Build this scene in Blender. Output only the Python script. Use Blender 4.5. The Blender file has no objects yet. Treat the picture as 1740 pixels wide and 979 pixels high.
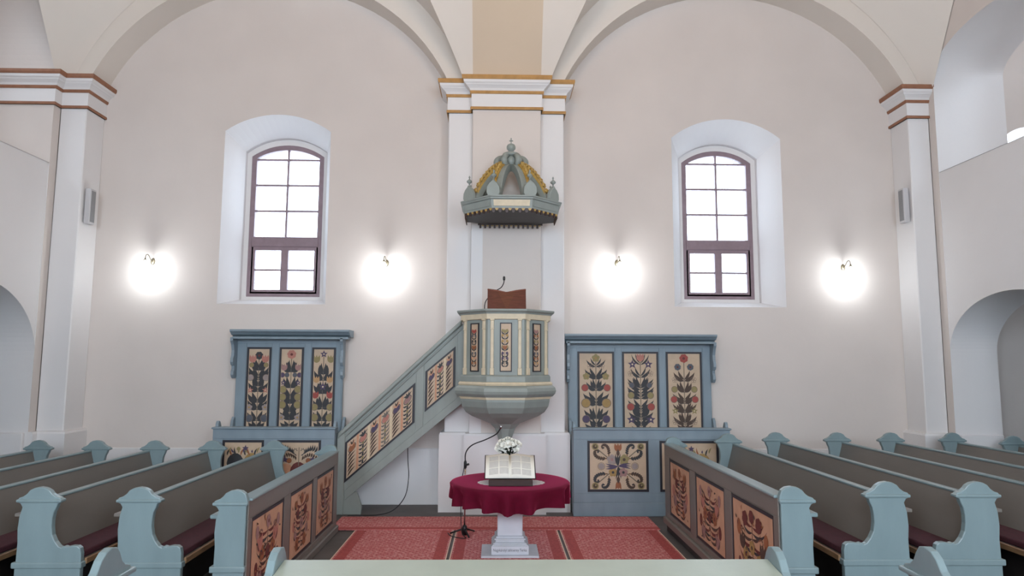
import bpy, bmesh, math, random
from mathutils import Vector, Matrix
random.seed(7)
PI = math.pi
SC = bpy.context.scene
COL = SC.collection

# ------------------------------------------------------------------ camera
cam_d = bpy.data.cameras.new('camera')
cam_d.sensor_width = 36.0
cam_d.lens = 36.0 * 1170.0 / 1740.0
cam_d.clip_end = 200
cam = bpy.data.objects.new('camera', cam_d)
cam.location = (0.0, 0.0, 2.0)
cam.rotation_euler = (1.680279, -0.004336, -0.021237)
COL.objects.link(cam)
SC.camera = cam

# ------------------------------------------------------------------ world, lights, exposure
w = bpy.data.worlds.new('overcast_sky')
SC.world = w
w.use_nodes = True
nt = w.node_tree
nt.nodes.clear()
bg = nt.nodes.new('ShaderNodeBackground')
out = nt.nodes.new('ShaderNodeOutputWorld')
bg.inputs[0].default_value = (0.74, 0.86, 1.0, 1)
bg.inputs[1].default_value = 19.0
nt.links.new(bg.outputs[0], out.inputs[0])

def area(name, loc, rot, sx, sy, power, colour):
    l = bpy.data.lights.new(name, 'AREA')
    l.shape = 'RECTANGLE'; l.size = sx; l.size_y = sy
    l.energy = power; l.color = colour
    o = bpy.data.objects.new(name, l)
    o.location = loc; o.rotation_euler = rot
    COL.objects.link(o)
    return o
# daylight entering through the tall windows of the wall behind the camera
for wx in (-3.3, 0.1, 3.45):
    area('daylight_window', (wx, -2.92, 3.7), (math.radians(90), 0, 0), 1.7, 3.0, 450, (0.81, 0.91, 1.0))
# unseen warm light without a fitting, added to tint the upper walls
for wx in (0.15,):
    l = bpy.data.lights.new('warm_fill_light', 'POINT')
    l.energy = 230; l.color = (1.0, 0.58, 0.24); l.shadow_soft_size = 0.35
    o = bpy.data.objects.new('warm_fill_light', l); o.location = (wx, 4.8, 7.3); COL.objects.link(o)

SC.view_settings.view_transform = 'Standard'
SC.view_settings.look = 'None'
SC.view_settings.gamma = 1.0
SC.view_settings.use_curve_mapping = False
SC.view_settings.exposure = -1.22
SC.cycles.use_denoising = True
SC.cycles.sample_clamp_indirect = 6.0

# ------------------------------------------------------------------ materials
def lin(c):
    c = c / 255.0
    return c / 12.92 if c <= 0.04045 else ((c + 0.055) / 1.055) ** 2.4
def rgb(r, g, b): return (lin(r), lin(g), lin(b), 1.0)
MATS = {}
def mat(name, col, rough=0.6, var=0.0, scale=4.0, bump=0.0, bscale=40.0, spec=0.5, metal=0.0, col2=None, stretch=None, emit=None, estr=0.0):
    m = bpy.data.materials.new(name); m.use_nodes = True
    n = m.node_tree; b = n.nodes['Principled BSDF']
    b.inputs['Base Color'].default_value = col
    b.inputs['Roughness'].default_value = rough
    b.inputs['Metallic'].default_value = metal
    b.inputs['Specular IOR Level'].default_value = spec
    if emit:
        b.inputs['Emission Color'].default_value = emit
        b.inputs['Emission Strength'].default_value = estr
    if var or bump:
        tc = n.nodes.new('ShaderNodeTexCoord'); mp = n.nodes.new('ShaderNodeMapping')
        n.links.new(tc.outputs['Object'], mp.inputs[0])
        if stretch: mp.inputs['Scale'].default_value = stretch
    if var:
        no = n.nodes.new('ShaderNodeTexNoise'); no.inputs['Scale'].default_value = scale; no.inputs['Detail'].default_value = 6
        n.links.new(mp.outputs[0], no.inputs['Vector'])
        rp = n.nodes.new('ShaderNodeValToRGB')
        c2 = col2 or tuple(x * (1 - var) for x in col[:3]) + (1,)
        rp.color_ramp.elements[0].position = 0.35; rp.color_ramp.elements[1].position = 0.7
        rp.color_ramp.elements[0].color = c2; rp.color_ramp.elements[1].color = col
        n.links.new(no.outputs[0], rp.inputs[0]); n.links.new(rp.outputs[0], b.inputs['Base Color'])
    if bump:
        nb = n.nodes.new('ShaderNodeTexNoise'); nb.inputs['Scale'].default_value = bscale; nb.inputs['Detail'].default_value = 4
        n.links.new(mp.outputs[0], nb.inputs['Vector'])
        bp = n.nodes.new('ShaderNodeBump'); bp.inputs['Strength'].default_value = bump; bp.inputs['Distance'].default_value = 0.01
        n.links.new(nb.outputs[0], bp.inputs['Height']); n.links.new(bp.outputs[0], b.inputs['Normal'])
    MATS[name] = m
    return m
mat('cream_plaster', rgb(217, 208, 202), 0.9, 0.05, 1.2, 0.12, 18, spec=0.2)
mat('white_plaster', rgb(228, 226, 226), 0.9, 0.03, 1.5, 0.10, 18, spec=0.2)
mat('dimmed_vault_plaster', rgb(150, 126, 102), 0.9, 0.05, 1.2, spec=0.2)  # unseen ceiling, darkened and warmed to dim and tint light on upper walls
mat('ochre_plaster', rgb(208, 190, 168), 0.9, 0.05, 1.2, spec=0.2)
mat('vault_white', rgb(222, 214, 205), 0.9, 0.04, 1.2, spec=0.2)
mat('ochre_trim', rgb(186, 140, 80), 0.6, 0.2, 14)
mat('brown_trim', rgb(152, 104, 78), 0.6, 0.2, 14)
mat('stone_floor', rgb(104, 98, 96), 0.6, 0.25, 3, 0.1, 25)
mat('blue_paint', rgb(128, 148, 152), 0.30, 0.10, 7, 0.06, 60, stretch=(1, 1, 0.35))
mat('stall_paint', rgb(131, 148, 159), 0.45, 0.12, 7, 0.06, 60, stretch=(1, 1, 0.35))
mat('green_grey_paint', rgb(144, 152, 147), 0.45, 0.12, 7, 0.06, 60, stretch=(1, 1, 0.35))
mat('shaded_grey_paint', rgb(118, 112, 106), 0.40, 0.10, 5, 0.06, 60, stretch=(1, 0.3, 1))  # grey-brown paint, darkened further for the shade on sideways faces
mat('pale_green_paint', rgb(170, 179, 166), 0.38, 0.07, 6, 0.05, 50)
mat('bare_wood', rgb(150, 116, 84), 0.55, 0.3, 12, stretch=(4, 0.5, 4))
mat('dark_wood', rgb(60, 38, 34), 0.4, 0.3, 12, stretch=(1, 6, 6))
mat('brown_wood', rgb(104, 58, 48), 0.4, 0.3, 9, stretch=(1, 6, 6))
mat('red_brown_edge', rgb(140, 84, 66), 0.5, 0.2, 12)
mat('shadow_wood', rgb(58, 52, 50), 0.6, 0.2, 8)  # painted shade on canopy underside and below seats, dark wood elsewhere
mat('maroon_cushion', rgb(70, 20, 34), 0.9, 0.25, 30, 0.2, 200)
mat('burgundy_velvet', rgb(96, 6, 38), 0.85, 0.15, 20, 0.1, 200, spec=0.2)
_v = MATS['burgundy_velvet'].node_tree.nodes['Principled BSDF']
_v.inputs['Sheen Weight'].default_value = 0.55; _v.inputs['Sheen Roughness'].default_value = 0.35; _v.inputs['Sheen Tint'].default_value = rgb(225, 70, 120)
mat('lace', rgb(226, 220, 222), 0.9, 0.25, 60)
mat('marble', rgb(206, 210, 218), 0.5, 0.10, 5)
mat('inscription', rgb(96, 98, 108), 0.7)
mat('border_navy', rgb(36, 34, 44), 0.5, 0.2, 30)
mat('field_cream', rgb(200, 176, 150), 0.55, 0.12, 9)
mat('field_peach', rgb(204, 160, 130), 0.55, 0.15, 9)
mat('cream_paint', rgb(214, 200, 172), 0.5, 0.12, 12)
mat('gold_paint', rgb(196, 160, 84), 0.4, 0.35, 30, spec=0.6)
mat('window_glare_brown', rgb(142, 122, 130), 0.5, 0.15, 10)  # brown-grey frames lightened; window glare is put into the colour
mat('black_plastic', rgb(22, 22, 26), 0.45)
mat('chrome', rgb(190, 190, 195), 0.25, metal=1.0)
mat('brass', rgb(150, 142, 120), 0.35, metal=0.7)
mat('speaker_grey', rgb(196, 194, 196), 0.6)
mat('speaker_grille', rgb(150, 150, 152), 0.7, 0.3, 200)
mat('page', rgb(238, 236, 226), 0.8)
mat('page_text', rgb(192, 190, 186), 0.9)
mat('flower_white', rgb(244, 244, 236), 0.7, spec=0.2)
mat('flower_centre', rgb(190, 190, 90), 0.8)
mat('leaf_green', rgb(44, 58, 44), 0.6, 0.3, 20)
mat('carpet_border', rgb(190, 88, 86), 0.95, 0.3, 40)
mat('carpet_edge', rgb(232, 204, 184), 0.95)
mat('bulb', rgb(255, 255, 255), 0.3, emit=(0.97, 0.98, 1.0, 1), estr=30)
mat('vase_glass', rgb(170, 176, 180), 0.2)
PAL = {'leaf': (50, 50, 54), 'leafbrown': (74, 56, 46), 'mid': (108, 102, 96), 'stem': (120, 108, 92), 'pink': (184, 122, 108), 'red': (160, 72, 64), 'ochre': (166, 134, 80),
       'olive': (146, 132, 88), 'purple': (78, 64, 92), 'grey': (156, 142, 138), 'rust': (150, 92, 58), 'line': (122, 104, 92), 'pale': (222, 204, 172),
       'wine': (102, 44, 40), 'tan': (190, 150, 104), 'slate': (84, 88, 98), 'mauve': (160, 122, 118), 'salmon': (206, 152, 120)}
for k, v in PAL.items(): mat('paint_' + k, rgb(*v), 0.6, 0.15, 25)

def carpet_mat():
    m = bpy.data.materials.new('carpet_red'); m.use_nodes = True; n = m.node_tree; b = n.nodes['Principled BSDF']
    b.inputs['Roughness'].default_value = 0.95; b.inputs['Specular IOR Level'].default_value = 0.1
    tc = n.nodes.new('ShaderNodeTexCoord')
    br = n.nodes.new('ShaderNodeTexBrick')
    br.inputs['Scale'].default_value = 7.5
    br.inputs['Color1'].default_value = rgb(206, 126, 126); br.inputs['Color2'].default_value = rgb(218, 148, 144)
    br.inputs['Mortar'].default_value = rgb(166, 82, 84)
    br.inputs['Mortar Size'].default_value = 0.045; br.inputs['Brick Width'].default_value = 0.55; br.inputs['Row Height'].default_value = 0.34
    n.links.new(tc.outputs['Object'], br.inputs['Vector'])
    vo = n.nodes.new('ShaderNodeTexVoronoi'); vo.inputs['Scale'].default_value = 26
    n.links.new(tc.outputs['Object'], vo.inputs['Vector'])
    rp = n.nodes.new('ShaderNodeValToRGB')
    rp.color_ramp.elements[0].position = 0.18; rp.color_ramp.elements[1].position = 0.5
    rp.color_ramp.elements[0].color = rgb(240, 196, 188); rp.color_ramp.elements[1].color = rgb(196, 110, 112)
    n.links.new(vo.outputs['Distance'], rp.inputs[0])
    mx = n.nodes.new('ShaderNodeMix'); mx.data_type = 'RGBA'; mx.inputs[0].default_value = 0.42
    n.links.new(br.outputs[0], mx.inputs[6]); n.links.new(rp.outputs[0], mx.inputs[7])
    n.links.new(mx.outputs[2], b.inputs['Base Color'])
    MATS['carpet_red'] = m
carpet_mat()

def glass_mat():
    m = bpy.data.materials.new('pane_glass'); m.use_nodes = True; n = m.node_tree; n.nodes.clear()
    o = n.nodes.new('ShaderNodeOutputMaterial'); mx = n.nodes.new('ShaderNodeMixShader'); t = n.nodes.new('ShaderNodeBsdfTransparent'); g = n.nodes.new('ShaderNodeBsdfGlossy')
    g.inputs['Roughness'].default_value = 0.05; mx.inputs[0].default_value = 0.06
    t.inputs[0].default_value = (0.95, 0.97, 0.98, 1)
    n.links.new(t.outputs[0], mx.inputs[1]); n.links.new(g.outputs[0], mx.inputs[2]); n.links.new(mx.outputs[0], o.inputs[0])
    MATS['pane_glass'] = m
glass_mat()

# ------------------------------------------------------------------ helpers
def wloc(o):
    v = Vector((0, 0, 0))
    while o is not None:
        v += o.location; o = o.parent
    return v
def tag(o, label=None, cat=None, group=None, kind=None):
    if label: o['label'] = label
    if cat: o['category'] = cat
    if group: o['group'] = group
    if kind: o['kind'] = kind
    return o
def empty(name, loc, label=None, cat=None, group=None, kind=None):
    o = bpy.data.objects.new(name, None); o.location = loc; o.empty_display_size = 0.1
    COL.objects.link(o)
    return tag(o, label, cat, group, kind)

class MB:
    """collects shapes in world coordinates, then links them as ONE mesh object"""
    def __init__(s): s.v = []; s.f = []; s.m = []; s.sm = []
    def add(s, vs, fs, m=0, smooth=False):
        k = len(s.v); s.v += [tuple(p) for p in vs]
        for f in fs: s.f.append([i + k for i in f]); s.m.append(m); s.sm.append(smooth)
        return s
    def box(s, x0, x1, y0, y1, z0, z1, m=0):
        vs = [(x0, y0, z0), (x1, y0, z0), (x1, y1, z0), (x0, y1, z0), (x0, y0, z1), (x1, y0, z1), (x1, y1, z1), (x0, y1, z1)]
        return s.add(vs, [(0, 3, 2, 1), (4, 5, 6, 7), (0, 1, 5, 4), (1, 2, 6, 5), (2, 3, 7, 6), (3, 0, 4, 7)], m)
    def prism(s, pts, axis, a, b, m=0, smooth=False):
        """pts 2D polygon; axis 'x': pts=(y,z); 'y': pts=(x,z); 'z': pts=(x,y)"""
        def P(p, t): return {'x': (t, p[0], p[1]), 'y': (p[0], t, p[1]), 'z': (p[0], p[1], t)}[axis]
        n = len(pts)
        vs = [P(p, a) for p in pts] + [P(p, b) for p in pts]
        s.add(vs, [list(range(n)), list(range(2 * n - 1, n - 1, -1))], m)
        k = len(s.v) - 2 * n
        for i in range(n):
            j = (i + 1) % n
            s.f.append([k + i, k + j, k + n + j, k + n + i]); s.m.append(m); s.sm.append(smooth)
        return s
    def loft(s, rings, m=0, smooth=True, closed=True, caps=True):
        n = len(rings[0]); vs = [p for r in rings for p in r]; fs = []
        for a in range(len(rings) - 1):
            for i in range(n if closed else n - 1):
                j = (i + 1) % n
                fs.append([a * n + i, a * n + j, (a + 1) * n + j, (a + 1) * n + i])
        s.add(vs, fs, m, smooth)
        if caps and closed:
            k = len(s.v) - len(vs)
            s.f.append([k + i for i in range(n)][::-1]); s.m.append(m); s.sm.append(False)
            e = k + (len(rings) - 1) * n
            s.f.append([e + i for i in range(n)]); s.m.append(m); s.sm.append(False)
        return s
    def lathe(s, prof, c, n=20, m=0, smooth=True, axis='z'):
        rings = []
        for r, z in prof:
            ring = []
            for i in range(n):
                a = 2 * PI * i / n
                if axis == 'z': ring.append((c[0] + r * math.cos(a), c[1] + r * math.sin(a), c[2] + z))
                elif axis == 'y': ring.append((c[0] + r * math.cos(a), c[1] - z, c[2] + r * math.sin(a)))
            rings.append(ring)
        return s.loft(rings, m, smooth)
    def tube(s, pts, r, n=8, m=0, caps=True):
        pts = [Vector(p) for p in pts]; rings = []
        up = Vector((0.123, 0.31, 0.94))
        for i, p in enumerate(pts):
            d = (pts[min(i + 1, len(pts) - 1)] - pts[max(i - 1, 0)]).normalized()
            a = d.cross(up)
            if a.length < 1e-4: a = d.cross(Vector((1, 0, 0)))
            a.normalize(); b = d.cross(a).normalized()
            rr = r[i] if isinstance(r, (list, tuple)) else r
            rings.append([tuple(p + a * rr * math.cos(2 * PI * k / n) + b * rr * math.sin(2 * PI * k / n)) for k in range(n)])
        return s.loft(rings, m, True, True, caps)
    def build(s, name, mats, parent=None, bevel=0, fix=True, base=None, seg=1):
        if isinstance(mats, str): mats = [mats]
        org = wloc(parent) if parent else Vector(base or (0, 0, 0))
        me = bpy.data.meshes.new(name)
        me.from_pydata([tuple(Vector(p) - org) for p in s.v], [], s.f)
        for k in mats: me.materials.append(MATS[k])
        for p, mi, sm in zip(me.polygons, s.m, s.sm): p.material_index = mi; p.use_smooth = sm
        if fix:
            bm = bmesh.new(); bm.from_mesh(me); bmesh.ops.recalc_face_normals(bm, faces=bm.faces); bm.to_mesh(me); bm.free()
        o = bpy.data.objects.new(name, me); COL.objects.link(o)
        if parent: o.parent = parent
        elif base: o.location = base
        if bevel:
            bv = o.modifiers.new('bevel', 'BEVEL'); bv.width = bevel; bv.segments = seg; bv.limit_method = 'ANGLE'; bv.angle_limit = math.radians(50)
        return o
def arc(cx, cz, r, a0, a1, n, rz=None):
    rz = rz or r
    return [(cx + r * math.cos(a0 + (a1 - a0) * i / n), cz + rz * math.sin(a0 + (a1 - a0) * i / n)) for i in range(n + 1)]
def arch_pts(x0, x1, zs, apex, n=16):
    """segmental arch from (x1,zs) over the apex to (x0,zs)"""
    h = (x1 - x0) / 2; r = (h * h + (apex - zs) ** 2) / (2 * (apex - zs)); c = apex - r
    a = math.asin(min(1, h / r)); cx = (x0 + x1) / 2
    return [(cx + r * math.sin(a - 2 * a * i / n), c + r * math.cos(a - 2 * a * i / n)) for i in range(n + 1)]
def ell_pts(x0, x1, zs, apex, n=18):
    return arc((x0 + x1) / 2, zs, (x1 - x0) / 2, 0, PI, 48, apex - zs)
def sweep(path, prof, m=0):
    """closed profile (offset, z) swept along a 2D path, offset to the right of travel"""
    mb = MB(); P = [Vector(p) for p in path]; rings = []
    for i, p in enumerate(P):
        d0 = (P[i] - P[i - 1]).normalized() if i else None
        d1 = (P[i + 1] - P[i]).normalized() if i < len(P) - 1 else None
        n0 = Vector((d0.y, -d0.x)) if d0 else None; n1 = Vector((d1.y, -d1.x)) if d1 else None
        if n0 is None: nn = n1
        elif n1 is None: nn = n0
        else: nn = (n0 + n1) / (1 + n0.dot(n1))
        rings.append([(p.x + nn.x * o, p.y + nn.y * o, z) for o, z in prof])
    mb.loft(rings, m, False, True, True)
    return mb

# ------------------------------------------------------------------ the setting
WY, SY, JY = 10.1, 9.65, 9.5          # back wall, pilaster strips, pier shafts
ZT = 8.1
MB().box(-10, 10, -3, 10.7, -0.2, 0).build('floor', 'stone_floor')['kind'] = 'structure'

# back wall with the two splayed window openings and a small gallery window at the far right
WIN = [dict(o=(-4.10, -2.525, 2.85, 5.455, 5.715), f=(-3.865, -2.74, 3.005, 5.215, 5.40)),
       dict(o=(2.62, 4.287, 2.847, 5.425, 5.725), f=(2.90, 4.007, 3.007, 5.184, 5.38))]
wb = MB()
def wall_strip(x0, x1, z0=0, z1=ZT): wb.add([(x0, WY, z0), (x1, WY, z0), (x1, WY, z1), (x0, WY, z1)], [(0, 1, 2, 3)])
def outline(o, n=16):
    x0, x1, z0, zs, ap = o
    return [(x0, z0), (x1, z0)] + arch_pts(x0, x1, zs, ap, n)
def wall_with_window(xa, xb, o):
    x0, x1, z0, zs, ap = o
    wall_strip(xa, x0); wall_strip(x1, xb); wall_strip(x0, x1, 0, z0)
    a = arch_pts(x0, x1, zs, ap)
    pts = a + [(x0, ZT), (x1, ZT)]
    wb.add([(x, WY, z) for x, z in pts], [list(range(len(pts)))])
wall_strip(-10, -6.0)
wall_with_window(-6.0, 0.1, WIN[0]['o'])
wall_with_window(0.1, 6.1, WIN[1]['o'])
wall_strip(6.1, 7.2)
GW = (7.70, 8.62, 4.9, 5.42, 5.66)
wall_with_window(7.2, 10, GW)
wall_back = wb.build('wall_back', 'cream_plaster', fix=False); wall_back['kind'] = 'structure'
for W in WIN:
    o = W['o']; f = W['f']
    mid = (f[0] - 0.07, f[1] + 0.07, f[2] - 0.06, f[3] + 0.05, f[4] + 0.09)
    r = MB()
    rings = [[(x, WY, z) for x, z in outline(o)], [(x, 10.52, z) for x, z in outline(mid)], [(x, 10.60, z) for x, z in outline(mid)],
             [(x, 10.60, z) for x, z in outline(f)], [(x, 10.95, z) for x, z in outline(f)]]
    r.loft(rings, 0, False, True, False)
    r.build('window_reveal', 'white_plaster', wall_back, fix=False)
r = MB(); r.loft([[(x, WY, z) for x, z in outline(GW)], [(x, 10.6, z) for x, z in outline(GW)]], 0, False, True, False)
r.build('window_reveal', 'white_plaster', wall_back, fix=False)
bb = MB()
for a, b in ((-5.9, -0.73), (0.95, 6.0)): bb.box(a, b, 10.075, WY, 0, 0.79)
bb.build('baseboard_back', 'white_plaster', bevel=0.008)['kind'] = 'structure'

# pier pilasters, plinths and arches
pier = MB(); pier.box(-0.725, -0.375, SY, WY, 0, 6.02); pier.box(0.60, 0.94, SY, WY, 0, 6.02)
pier.build('pilaster_strip', 'white_plaster', wall_back, bevel=0.012)
MB().box(-0.375, 0.60, JY, WY, 0, 6.05).build('pilaster_shaft', 'cream_plaster', wall_back, bevel=0.012)
MB().box(-0.376, -0.215, JY - 0.006, JY + 0.05, 1.05, 4.2).build('pilaster_fillet', 'white_plaster', wall_back)
MB().box(-6.27, -5.90, SY, WY, 0, 6.02).build('pilaster_strip', 'white_plaster', wall_back, bevel=0.012)
MB().box(6.0, 6.312, SY, WY, 0, 6.02).build('pilaster_strip', 'white_plaster', wall_back, bevel=0.012)
CPATH = [(-0.725, WY), (-0.725, SY), (-0.375, SY), (-0.375, JY), (0.60, JY), (0.60, SY), (0.94, SY), (0.94, WY)]
LPATH = [(-7.35, JY), (-6.27, JY), (-6.27, SY), (-5.90, SY), (-5.90, WY)]
RPATH = [(6.0, WY), (6.0, SY), (6.32, SY)]
PLP = [(0, 0), (0.065, 0), (0.065, 1.03), (0.05, 1.06), (0, 1.065)]
sweep(CPATH, PLP).build('pilaster_plinth', 'white_plaster', wall_back)
sweep(LPATH[1:], PLP).build('pilaster_plinth', 'white_plaster', wall_back)
sweep(RPATH, PLP).build('pilaster_plinth', 'white_plaster', wall_back)
def cornice(name, path, gold, label):
    root = empty(name, (path[0][0], path[0][1], 5.6), kind='structure')
    sweep(path, [(0, 5.60), (0.018, 5.60), (0.018, 5.83), (0.03, 5.87), (0.035, 5.875), (0.05, 5.905), (0.085, 5.935), (0.095, 5.94), (0.105, 5.955), (0.125, 5.97), (0.13, 6.005), (0, 6.02)]).build('cornice_moulding', 'white_plaster', root)
    g = sweep(path, [(0, 5.600), (0.028, 5.600), (0.034, 5.618), (0.028, 5.640), (0, 5.640)]); g.build('painted_band', gold, root)
    g = sweep(path, [(0, 5.832), (0.030, 5.832), (0.040, 5.852), (0.042, 5.872), (0, 5.872)]); g.build('painted_band', gold, root)
    g = sweep(path, [(0, 6.005), (0.140, 6.005), (0.152, 6.03), (0.152, 6.065), (0, 6.065)]); g.build('painted_band', gold, root)
    return root
cornice('trim_1', CPATH, 'ochre_trim', '')
cornice('trim_2', LPATH, 'brown_trim', '')
cornice('trim_3', RPATH, 'brown_trim', '')

# blind arches above the windows (inner order, its soffit seen against the wall)
def arch_plate(cx, cz, r, xa, xb, y0, y1, name):
    z0 = 6.02
    a0 = math.asin((z0 - cz) / r)
    a = arc(cx, cz, r, a0, PI - a0, 36)
    pts = [(xb, z0)] + a + [(xa, z0), (xa, ZT), (xb, ZT)]
    m = MB()
    vs = [(x, y0, z) for x, z in pts]
    m.add(vs, [list(range(len(vs)))])
    m.loft([[(x, y0, z) for x, z in a], [(x, y1, z) for x, z in a]], 0, True, False, False)
    return m.build(name, 'vault_white', wall_back, fix=False)
AL = (-3.31, 4.89, 2.83); AR = (3.465, 4.90, 2.79)
arch_plate(*AL, -6.27, -0.375, SY, WY, 'wall_arch')
arch_plate(*AR, 0.60, 6.30, SY, WY, 'wall_arch')
# vault springers: webs leaning out over the nave from each pier
def springer(side_x, sx, A, cream=False):
    """side_x: edge of the shaft; sx: direction into the bay (+1/-1); A: arch circle"""
    cx, cz, r = A; R2 = r + 0.27
    Cc = []; Bc = []; Ac = []
    for i in range(15):
        t = i / 14
        z = 6.03 + t * 1.9
        xc = cx - sx * math.sqrt(max(0, R2 * R2 - (min(z, cz + R2 * 0.98) - cz) ** 2))
        Cc.append((xc, SY - 0.004, z + 0.22 * t))
        yb = JY - 0.03 - 0.52 * (t * 1.9 / 0.95) ** 1.2
        zb = z - 0.02
        xb = side_x + sx * (0.125 + 0.46 * (t * 1.9 / 0.95) ** 1.12)
        Bc.append((xb, yb, zb)); Ac.append((side_x, yb + 0.0, zb))
    m = MB(); m.loft([[p for p in Cc], [p for p in Bc]], 0, True, False, False)
    m.loft([[p for p in Bc], [p for p in Ac]], 0, True, False, False)
    m.build('vault_web', 'vault_white', wall_back, fix=False)
    return Ac
a1 = springer(-0.375, -1, AL)
a2 = springer(0.60, 1, AR)
m = MB(); m.loft([a1, a2], 0, True, False, False); m.build('transverse_arch', 'ochre_plaster', wall_back, fix=False)
def corner_web(xw, sx, A):
    cx, cz, r = A; R2 = r + 0.20
    Cc = []; Ac = []
    for i in range(15):
        t = i / 14; z = 6.03 + t * 1.9
        xc = cx - sx * math.sqrt(max(0, R2 * R2 - (min(z, cz + R2 * 0.98) - cz) ** 2))
        Cc.append((xc, SY - 0.004, z + 0.15 * t)); Ac.append((xw, SY - 0.16 - 0.55 * t * 1.9, z))
    m = MB(); m.loft([Cc, Ac], 0, True, False, False); m.build('vault_web', 'vault_white', wall_back, fix=False)
corner_web(-6.27, 1, AL); corner_web(6.30, -1, AR)

# side walls with a passage below and a gallery arch above
def side_wall(name, s, xw, niche, upper, ylo, sill, tn, tu):
    yhi = 9.5; xi = xw + s * 0.008
    root = MB()
    root.add([(xw, SY, 0), (xw, yhi, 0), (xw, yhi, ZT), (xw, SY, ZT)], [(0, 1, 2, 3)])
    root.add([(xw, ylo, 0), (xw, -3, 0), (xw, -3, ZT), (xw, ylo, ZT)], [(0, 1, 2, 3)])
    na = ell_pts(ylo, yhi, niche[0], niche[1]); ua = ell_pts(ylo, yhi, upper[0], upper[1])
    pts = na + [(ylo, sill), (yhi, sill)]
    par = (list(pts), [(yhi, niche[0]), (ylo, niche[0])])
    pts = ua + [(ylo, ZT), (yhi, ZT)]
    root.add([(xw, y, z) for y, z in pts], [list(range(len(pts)))])
    pm_ = MB(); pm_.add([(xi, y, z) for y, z in par[0]], [list(range(len(par[0])))])
    for yy, zz in par[1]:
        pm_.add([(xw, yy, zz), (xi, yy, zz), (xi, yy, sill), (xw, yy, sill)], [(0, 1, 2, 3)])
    pm_.add([(xw, yhi, sill), (xi, yhi, sill), (xi, ylo, sill), (xw, ylo, sill)], [(0, 1, 2, 3)])
    wall = root.build(name, 'cream_plaster', fix=False); wall['kind'] = 'structure'
    pm_.build('gallery_parapet', 'white_plaster', wall, fix=False)
    m = MB(); on = [(yhi, 0)] + na + [(ylo, 0)]
    m.loft([[(xw, y, z) for y, z in on], [(xw + s * tn, y, z) for y, z in on]], 0, False, False, False)
    m.build('passage_reveal', 'white_plaster', wall, fix=False)
    m = MB(); on = [(yhi, sill)] + ua + [(ylo, sill), (yhi, sill)]
    m.loft([[(xw, y, z) for y, z in on], [(xw + s * tu, y, z) for y, z in on]], 0, False, False, False)
    m.build('gallery_reveal', 'cream_plaster' if s < 0 else 'white_plaster', wall, fix=False)
    # plinth, aisle behind: partition, gallery floor, outer wall; right openings unseen, added to let in light
    xp = xw + s * tu; xq = xw + s * tn
    b = MB()
    for (x, z0, z1, arcp) in ((xq, 0, 4.4, na), (xp, 4.4, ZT, ua)):
        b.add([(x, ylo, z0), (x, 3.5, z0), (x, 3.5, z1), (x, ylo, z1)], [(0, 1, 2, 3)])
        b.add([(x, yhi, z0), (x, WY, z0), (x, WY, z1), (x, yhi, z1)], [(0, 1, 2, 3)])
        pts = arcp + [(ylo, z1), (yhi, z1)]
        b.add([(x, y, z) for y, z in pts], [list(range(len(pts)))])
    b.build('aisle_partition', 'cream_plaster', wall, fix=False)
    b = MB(); b.box(min(xq, s * 10), max(xq, s * 10), 3.5, WY, 4.4, sill - 0.1); b.box(min(xq, s * 10), max(xq, s * 10), 3.4, 3.5, 0, ZT)
    b.build('gallery_floor', 'cream_plaster', wall)
    b = MB(); xo = s * 10
    if s > 0:
        for y0, y1, z0, z1 in ((3.5, 7.6, 1.5, 2.9), (8.3, WY, 1.5, 2.9), (3.5, WY, 0, 1.5), (3.5, WY, 2.9, 5.5)): b.add([(xo, y0, z0), (xo, y1, z0), (xo, y1, z1), (xo, y0, z1)], [(0, 1, 2, 3)])
    for z0, z1 in ((0 if s < 0 else 5.49, 5.5), (6.9, ZT)): b.add([(xo, 3.5, z0), (xo, WY, z0), (xo, WY, z1), (xo, 3.5, z1)], [(0, 1, 2, 3)])
    for z0, z1 in ((5.5, 6.9),):
        for y0, y1 in ((3.5, 7.3), (7.65, WY)) if s > 0 else ((3.5, WY),): b.add([(xo, y0, z0), (xo, y1, z0), (xo, y1, z1), (xo, y0, z1)], [(0, 1, 2, 3)])
    b.build('outer_wall', 'cream_plaster', wall, fix=False)
    return wall
wall_right = side_wall('wall_right', 1, 6.31, (2.18, 2.93), (6.19, 6.64), 7.15, 4.75, 0.66, 1.04)
wall_left = side_wall('wall_left', -1, -6.27, (2.08, 3.02), (6.10, 7.22), 7.20, 4.76, 1.05, 1.05)
for s, xw, wl in ((1, 6.345, wall_right), (-1, -6.305, wall_left)):
    m = MB(); m.box(min(xw, xw + s * 0.6), max(xw, xw + s * 0.6), 9.44, 9.5, 0, 1.055)
    m.box(min(xw - s * 0.05, xw), max(xw - s * 0.05, xw), -2.9, 7.16, 0, 1.055)
    m.build('wall_plinth', 'white_plaster', wl, bevel=0.01)
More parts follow.
